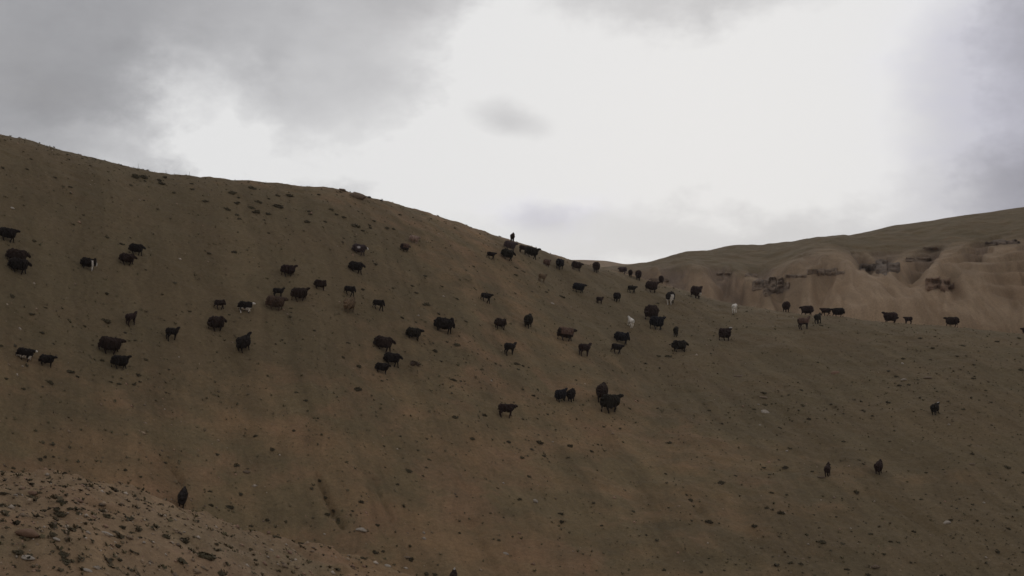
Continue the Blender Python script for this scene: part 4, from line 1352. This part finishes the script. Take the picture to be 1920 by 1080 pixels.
FLOCK = [
    # cx, foot, w, h, heading as seen (0 right, 90 away, 180 left), pose, coat, marks, label
    (17, 456, 50, 27, 5, A_LVL, BLACK, '', 'black sheep cut by the left edge of the view, topmost at far left'),
    (34, 500, 52, 34, 8, A_LOW, DARK, '', 'big brown-black sheep standing close behind a black one at the left edge'),
    (37, 516, 53, 31, 5, A_LOW, BLACK, '', 'black sheep in front of the big brown-black one at the left edge'),
    (166, 509, 38, 24, 8, A_GRZ, BLACK, 'head shoulder', 'black grazing sheep with white face and white shoulder band, high at left'),
    (257, 481, 40, 22, -4, A_LOW, BLACK, '', 'upper of two black sheep walking together high at left, head low'),
    (240, 499, 43, 22, 4, A_LOW, DARK, '', 'lower of two black sheep walking together high at left'),
    (50, 680, 42, 29, 6, A_LVL, BLACK, 'face legs', 'black sheep with white muzzle and white legs at far left'),
    (90, 691, 41, 25, 3, A_LVL2, BLACK, '', 'all-black sheep just below the white-legged one at left'),
    (210, 666, 57, 35, 12, A_LVL, DARK, '', 'largest brown-black sheep on the left slope, walking right'),
    (227, 694, 44, 28, 14, A_UP, BLACK, '', 'black sheep with raised head right under the largest left sheep'),
    (246, 613, 27, 27, 45, L_UP, REDK, '', 'dark brown lamb climbing alone between the upper and lower left sheep'),
    (324, 641, 31, 27, 30, L_UP, BLACK, '', 'slim black lamb with head up, left of the sheep seen from behind'),
    (412, 582, 24, 21, 20, L_GRZ, DARK, '', 'small brown-black grazing lamb left of the white-headed black sheep'),
    (407, 623, 36, 34, 40, A_LOW, DARK, '', 'bulky brown-black sheep below the small grazing lamb'),
    (462, 588, 37, 23, 2, ('adult', 10, 0, 2), BLACK, 'head legs', 'black sheep with a white head trotting right, left of the brown sheep'),
    (457, 663, 33, 39, 55, ('adult', 60, -20, 0), BLACK, '', 'black sheep climbing away with raised head, lowest of the left centre group'),
    (542, 520, 34, 25, 12, A_UP, REDK, '', 'dark brown sheep on its own above the centre left group'),
    (600, 546, 25, 23, 10, A_GRZ2, DARK, '', 'dark grazing sheep at the top right of the centre left group'),
    (523, 560, 27, 19, 12, L_UP, BLACK, '', 'small black lamb right behind the back of the brown sheep'),
    (519, 584, 49, 28, 8, A_LVL, BROWN, '', 'long brown sheep walking right in front of a black lamb'),
    (563, 567, 38, 29, 15, A_UP, DARK, '', 'dark woolly sheep between the brown sheep and the top grazing one'),
    (675, 481, 34, 24, -6, A_LOW, GREYM, 'side face', 'dark sheep with a pale patch on its side, uppermost near the crest at centre'),
    (669, 516, 36, 26, -4, A_LOW, BLACK, '', 'black sheep directly below the one with the pale side patch'),
    (656, 559, 27, 21, -8, L_GRZ, BLACK, '', 'black grazing lamb above the tan sheep'),
    (655, 588, 29, 26, 60, A_GRZ2, TANC, '', 'tan sheep blending with the soil below a black grazing lamb'),
    (710, 585, 28, 21, -10, L_GRZ, BLACK, '', 'black lamb with lowered head right of the tan sheep'),
    (778, 458, 25, 16, 14, A_LVL, PINK, '', 'pale pinkish tan sheep high under the crest, lightest on the left hill'),
    (760, 473, 21, 18, 40, A_LOW, RUST, 'darkends', 'brownish sheep with dark hindquarters just left of the pale pinkish one'),
    (833, 628, 47, 30, -12, A_GRZ, BLACK, '', 'large black sheep grazing at the centre, rightmost of the big central ones'),
    (778, 641, 36, 29, 15, A_LVL2, OLIVE, '', 'black sheep left of the large central grazing one'),
    (721, 665, 48, 34, -8, A_LOW, DARK, '', 'big brown-black sheep with lowered head above two black ones at centre'),
    (737, 691, 42, 29, -6, A_LOW, BLACK, '', 'black sheep tight below the big brown-black one at centre'),
    (718, 703, 32, 24, 5, ('adult', 0, 0, 0), BLACK, '', 'smaller black sheep lowest left in the central huddle of three'),
    (938, 620, 25, 24, 40, A_GRZ2, DARK, '', 'dark round sheep grazing alone right of the large central grazer'),
    (922, 489, 21, 17, 8, L_LVL, BLACK, '', 'black lamb at the left of the huddle below the crest'),
    (958, 474, 30, 22, 10, A_LVL, GREYM, '', 'brownish sheep at the top of the huddle against the crest'),
    (953, 490, 31, 24, 20, A_LOW, OLIVE, '', 'dark sheep lowest in the huddle against the crest'),
    (983, 477, 20, 18, 20, L_UP, DARK, '', 'lamb squeezed in the middle of the huddle under the crest'),
    (999, 488, 32, 27, 18, A_UP, OLIVE, '', 'dark sheep at the right of the huddle, head near the skyline'),
    (961, 457, 10, 20, 85, ('lamb', 55, 0, 0), DARK, '', 'small dark lamb standing upright on the skyline above the huddle'),
    (1026, 502, 15, 18, 55, A_UP, RUST, '', 'small rusty brown sheep first right of the huddle below the skyline'),
    (1050, 506, 18, 20, 65, ('adult', 10, 20, 0), NAVY, '', 'blue-black sheep seen from behind right of the rusty brown one'),
    (1083, 510, 25, 21, 25, A_LVL2, DARK, '', 'dark woolly sheep on the descending skyline, head to the right'),
    (1118, 512, 16, 20, 80, ('adult', 5, 0, 0), DARK, '', 'dark sheep seen from behind just under the lowest skyline'),
    (1018, 530, 19, 17, 35, L_UP, TANC, '', 'dull olive-brown lamb below the rusty brown and blue-black sheep'),
    (1087, 550, 31, 19, 10, A_LVL, NAVY, '', 'dark sheep walking right alone below the skyline sheep'),
    (1125, 571, 15, 15, 35, L_UP, REDK, '', 'tiny dark red lamb left of the black one in the upper dip'),
    (1157, 567, 15, 19, 65, ('adult', -10, 0, 0), BLACK, '', 'black sheep seen from behind right of the tiny red lamb'),
    (1186, 551, 20, 16, 12, L_LVL, OLIVE, '', 'dark olive lamb walking right in the upper dip'),
    (1167, 514, 17, 15, 155, ('adult', -10, 0, 0), GREYM, '', 'greyish brown sheep facing left in the lowest dip of the skyline'),
    (1182, 518, 9, 15, 88, ('adult', 0, 0, 0), DARK, '', 'narrow dark sheep seen from behind, middle of three in the skyline dip'),
    (1197, 523, 12, 21, 88, ('adult', 15, 0, 0), REDK, '', 'reddish black sheep seen from behind, right of three in the skyline dip'),
    (913, 571, 28, 21, 8, L_LVL, BLACK, '', 'black lamb striding right alone, above the round grazing sheep'),
    (991, 617, 20, 27, 75, ('adult', -20, 0, 0), OLIVE, '', 'dark sheep seen from behind between the round grazer and the rusty sheep'),
    (1063, 641, 38, 30, 18, A_LVL, RUST, 'darkends', 'rusty brown sheep with dark head and legs at centre right'),
    (957, 668, 25, 27, 35, L_UP, BLACK, '', 'black lamb with raised head below the round grazing sheep'),
    (1097, 669, 26, 27, 35, L_UP, REDK, '', 'reddish black lamb with raised head below the rusty sheep'),
    (1183, 615, 15, 21, 120, ('lamb', 45, 20, 0), WHITE, 'darkface', 'white lamb with a dark face standing in the middle of the flock'),
    (1166, 648, 30, 28, 5, A_GRZ, NAVY, '', 'black grazing sheep below the white dark-faced lamb'),
    (1158, 665, 28, 21, 25, L_LVL, BLACK, '', 'black lamb tight below the grazing black sheep'),
    (952, 785, 37, 30, 12, ('lamb', 15, 0, 2), REDK, '', 'long-legged reddish black lamb alone on the middle slope'),
    (1052, 755, 24, 30, 50, ('adult', 45, 0, 2), NAVY, '', 'left of a pair of black sheep side by side, head raised'),
    (1071, 755, 21, 24, 75, ('adult', -15, 0, 2), BLACK, '', 'right of a pair of black sheep side by side, seen from behind'),
    (1129, 756, 29, 33, 75, ('adult', -20, 0, 0), DARK, '', 'round brown-black sheep seen from behind, upper of the low pair at centre right'),
    (1147, 776, 41, 42, 38, ('adult', 30, -20, 1), OLIVE, '', 'large black sheep climbing right, lower of the low pair at centre right'),
    (1223, 550, 25, 27, 35, A_UP, DARK, '', 'brown-black sheep with raised head in front of the bare hill foot'),
    (1240, 532, 11, 16, 85, ('adult', 0, 0, 0), REDK, '', 'small reddish sheep seen from behind just right of the raised head'),
    (1257, 572, 21, 23, 75, ('adult', -15, 0, 0), BLACK, 'rump rearleg', 'black sheep with a white patch on its rump seen from behind'),
    (1306, 561, 22, 28, 55, ('adult', 50, 0, 1), REDK, 'belly', 'dark sheep with a white spot near its forelegs on the brow'),
    (1377, 588, 12, 18, 75, ('lamb', 20, 0, 0), WHITE, '', 'small all-white lamb walking away on the brow'),
    (1222, 604, 31, 32, 60, A_LOW, DARK, '', 'big dark sheep right of the white dark-faced lamb, upper of two'),
    (1233, 620, 30, 31, 40, A_UP, NAVY, '', 'blue-black sheep partly covering the big dark one, lower of two'),
    (1267, 633, 12, 20, 80, ('lamb', 10, 0, 0), OLIVE, '', 'small dark lamb seen from behind above a black sheep'),
    (1275, 661, 27, 30, 20, ('adult', -20, 0, 0), OLIVE, '', 'black sheep with lowered head below a small dark lamb'),
    (1360, 640, 23, 31, 50, ('adult', 45, 0, 1), REDK, 'crown', 'reddish black sheep with a pale crown alone on the upper right slope'),
    (1474, 579, 17, 21, 105, ('adult', 5, 0, 0), REDK, '', 'dark sheep at the left end of the row on the brow at right'),
    (1512, 585, 24, 24, 148, ('adult', 8, 0, 1), REDK, '', 'brown-black sheep facing left, second in the row on the brow'),
    (1547, 591, 19, 19, 160, ('lamb', 22, 0, 1), REDK, '', 'dark lamb leading a bigger sheep left along the brow'),
    (1570, 592, 27, 20, 168, ('adult', 8, 0, 1), BLACK, '', 'black sheep following a lamb left along the brow'),
    (1507, 619, 25, 27, 35, ('lamb', 50, 0, 2), RUST, 'darkends', 'brown lamb with a dark rump below the row on the brow'),
    (1533, 608, 14, 24, 65, ('lamb', 55, 0, 0), OLIVE, '', 'dark upright lamb between the brown lamb and the brow row'),
    (1669, 606, 28, 26, 155, ('adult', 45, 0, 0), REDK, '', 'dark sheep with raised head facing left, just ahead of a small lamb'),
    (1702, 609, 17, 17, 150, ('lamb', 22, 0, 0), REDK, '', 'small dark lamb trailing a sheep on the brow at right'),
    (1784, 615, 27, 25, 165, ('adult', 32, 0, 1), DARK, '', 'dark sheep facing left alone on the brow at far right'),
    (1925, 617, 24, 20, 170, ('adult', 15, 0, 1), REDK, '', 'dark sheep cut by the right edge of the view'),
    (1753, 779, 17, 29, 68, ('adult', 35, -20, 0), OLIVE, 'crown', 'black sheep with a pale crown alone on the dark right slope'),
    (1551, 895, 13, 31, 78, ('lamb', 60, 0, 0), REDK, '', 'slim reddish lamb climbing away, left of two low at right'),
    (1647, 891, 15, 37, 78, ('adult', 50, 0, 0), REDK, '', 'tall narrow dark sheep climbing away, right of two low at right'),
    (343, 954, 20, 45, 82, ('adult', 25, 0, 0), BLACK, '', 'black sheep climbing away just above the stony mound at lower left'),
    (851, 1112, 22, 44, 82, ('adult', 40, 0, 0), DARK, 'crown', 'dark sheep of which only the head shows at the bottom edge'),
]
for a in FLOCK:
    add_sheep(*a)
# ------------------------------------------------------------------ thin air haze
import bmesh
bm = bmesh.new(); bmesh.ops.create_cube(bm, size=1)
hz = bpy.data.meshes.new('haze'); bm.to_mesh(hz); bm.free()
ho = bpy.data.objects.new('haze', hz); COL.objects.link(ho)
ho.scale = (6300, 6300, 110); ho.location = (0, 0, 40)
hm = bpy.data.materials.new('thin_pale_haze'); hm.use_nodes = True
hm.node_tree.nodes.clear()
ov = hm.node_tree.nodes.new('ShaderNodeOutputMaterial'); pv = hm.node_tree.nodes.new('ShaderNodeVolumePrincipled')
pv.inputs['Color'].default_value = (0.92, 0.90, 0.95, 1); pv.inputs['Density'].default_value = 0.00018; pv.inputs['Anisotropy'].default_value = 0.35
hm.node_tree.links.new(pv.outputs[0], ov.inputs['Volume'])
hz.materials.append(hm)
tag(ho, 'thin pale haze in the air', None, None, 'stuff')
print('flock', len(FLOCK), 'protos', len(PROTO), 'scene verts', sum(len(m.vertices) for m in bpy.data.meshes))
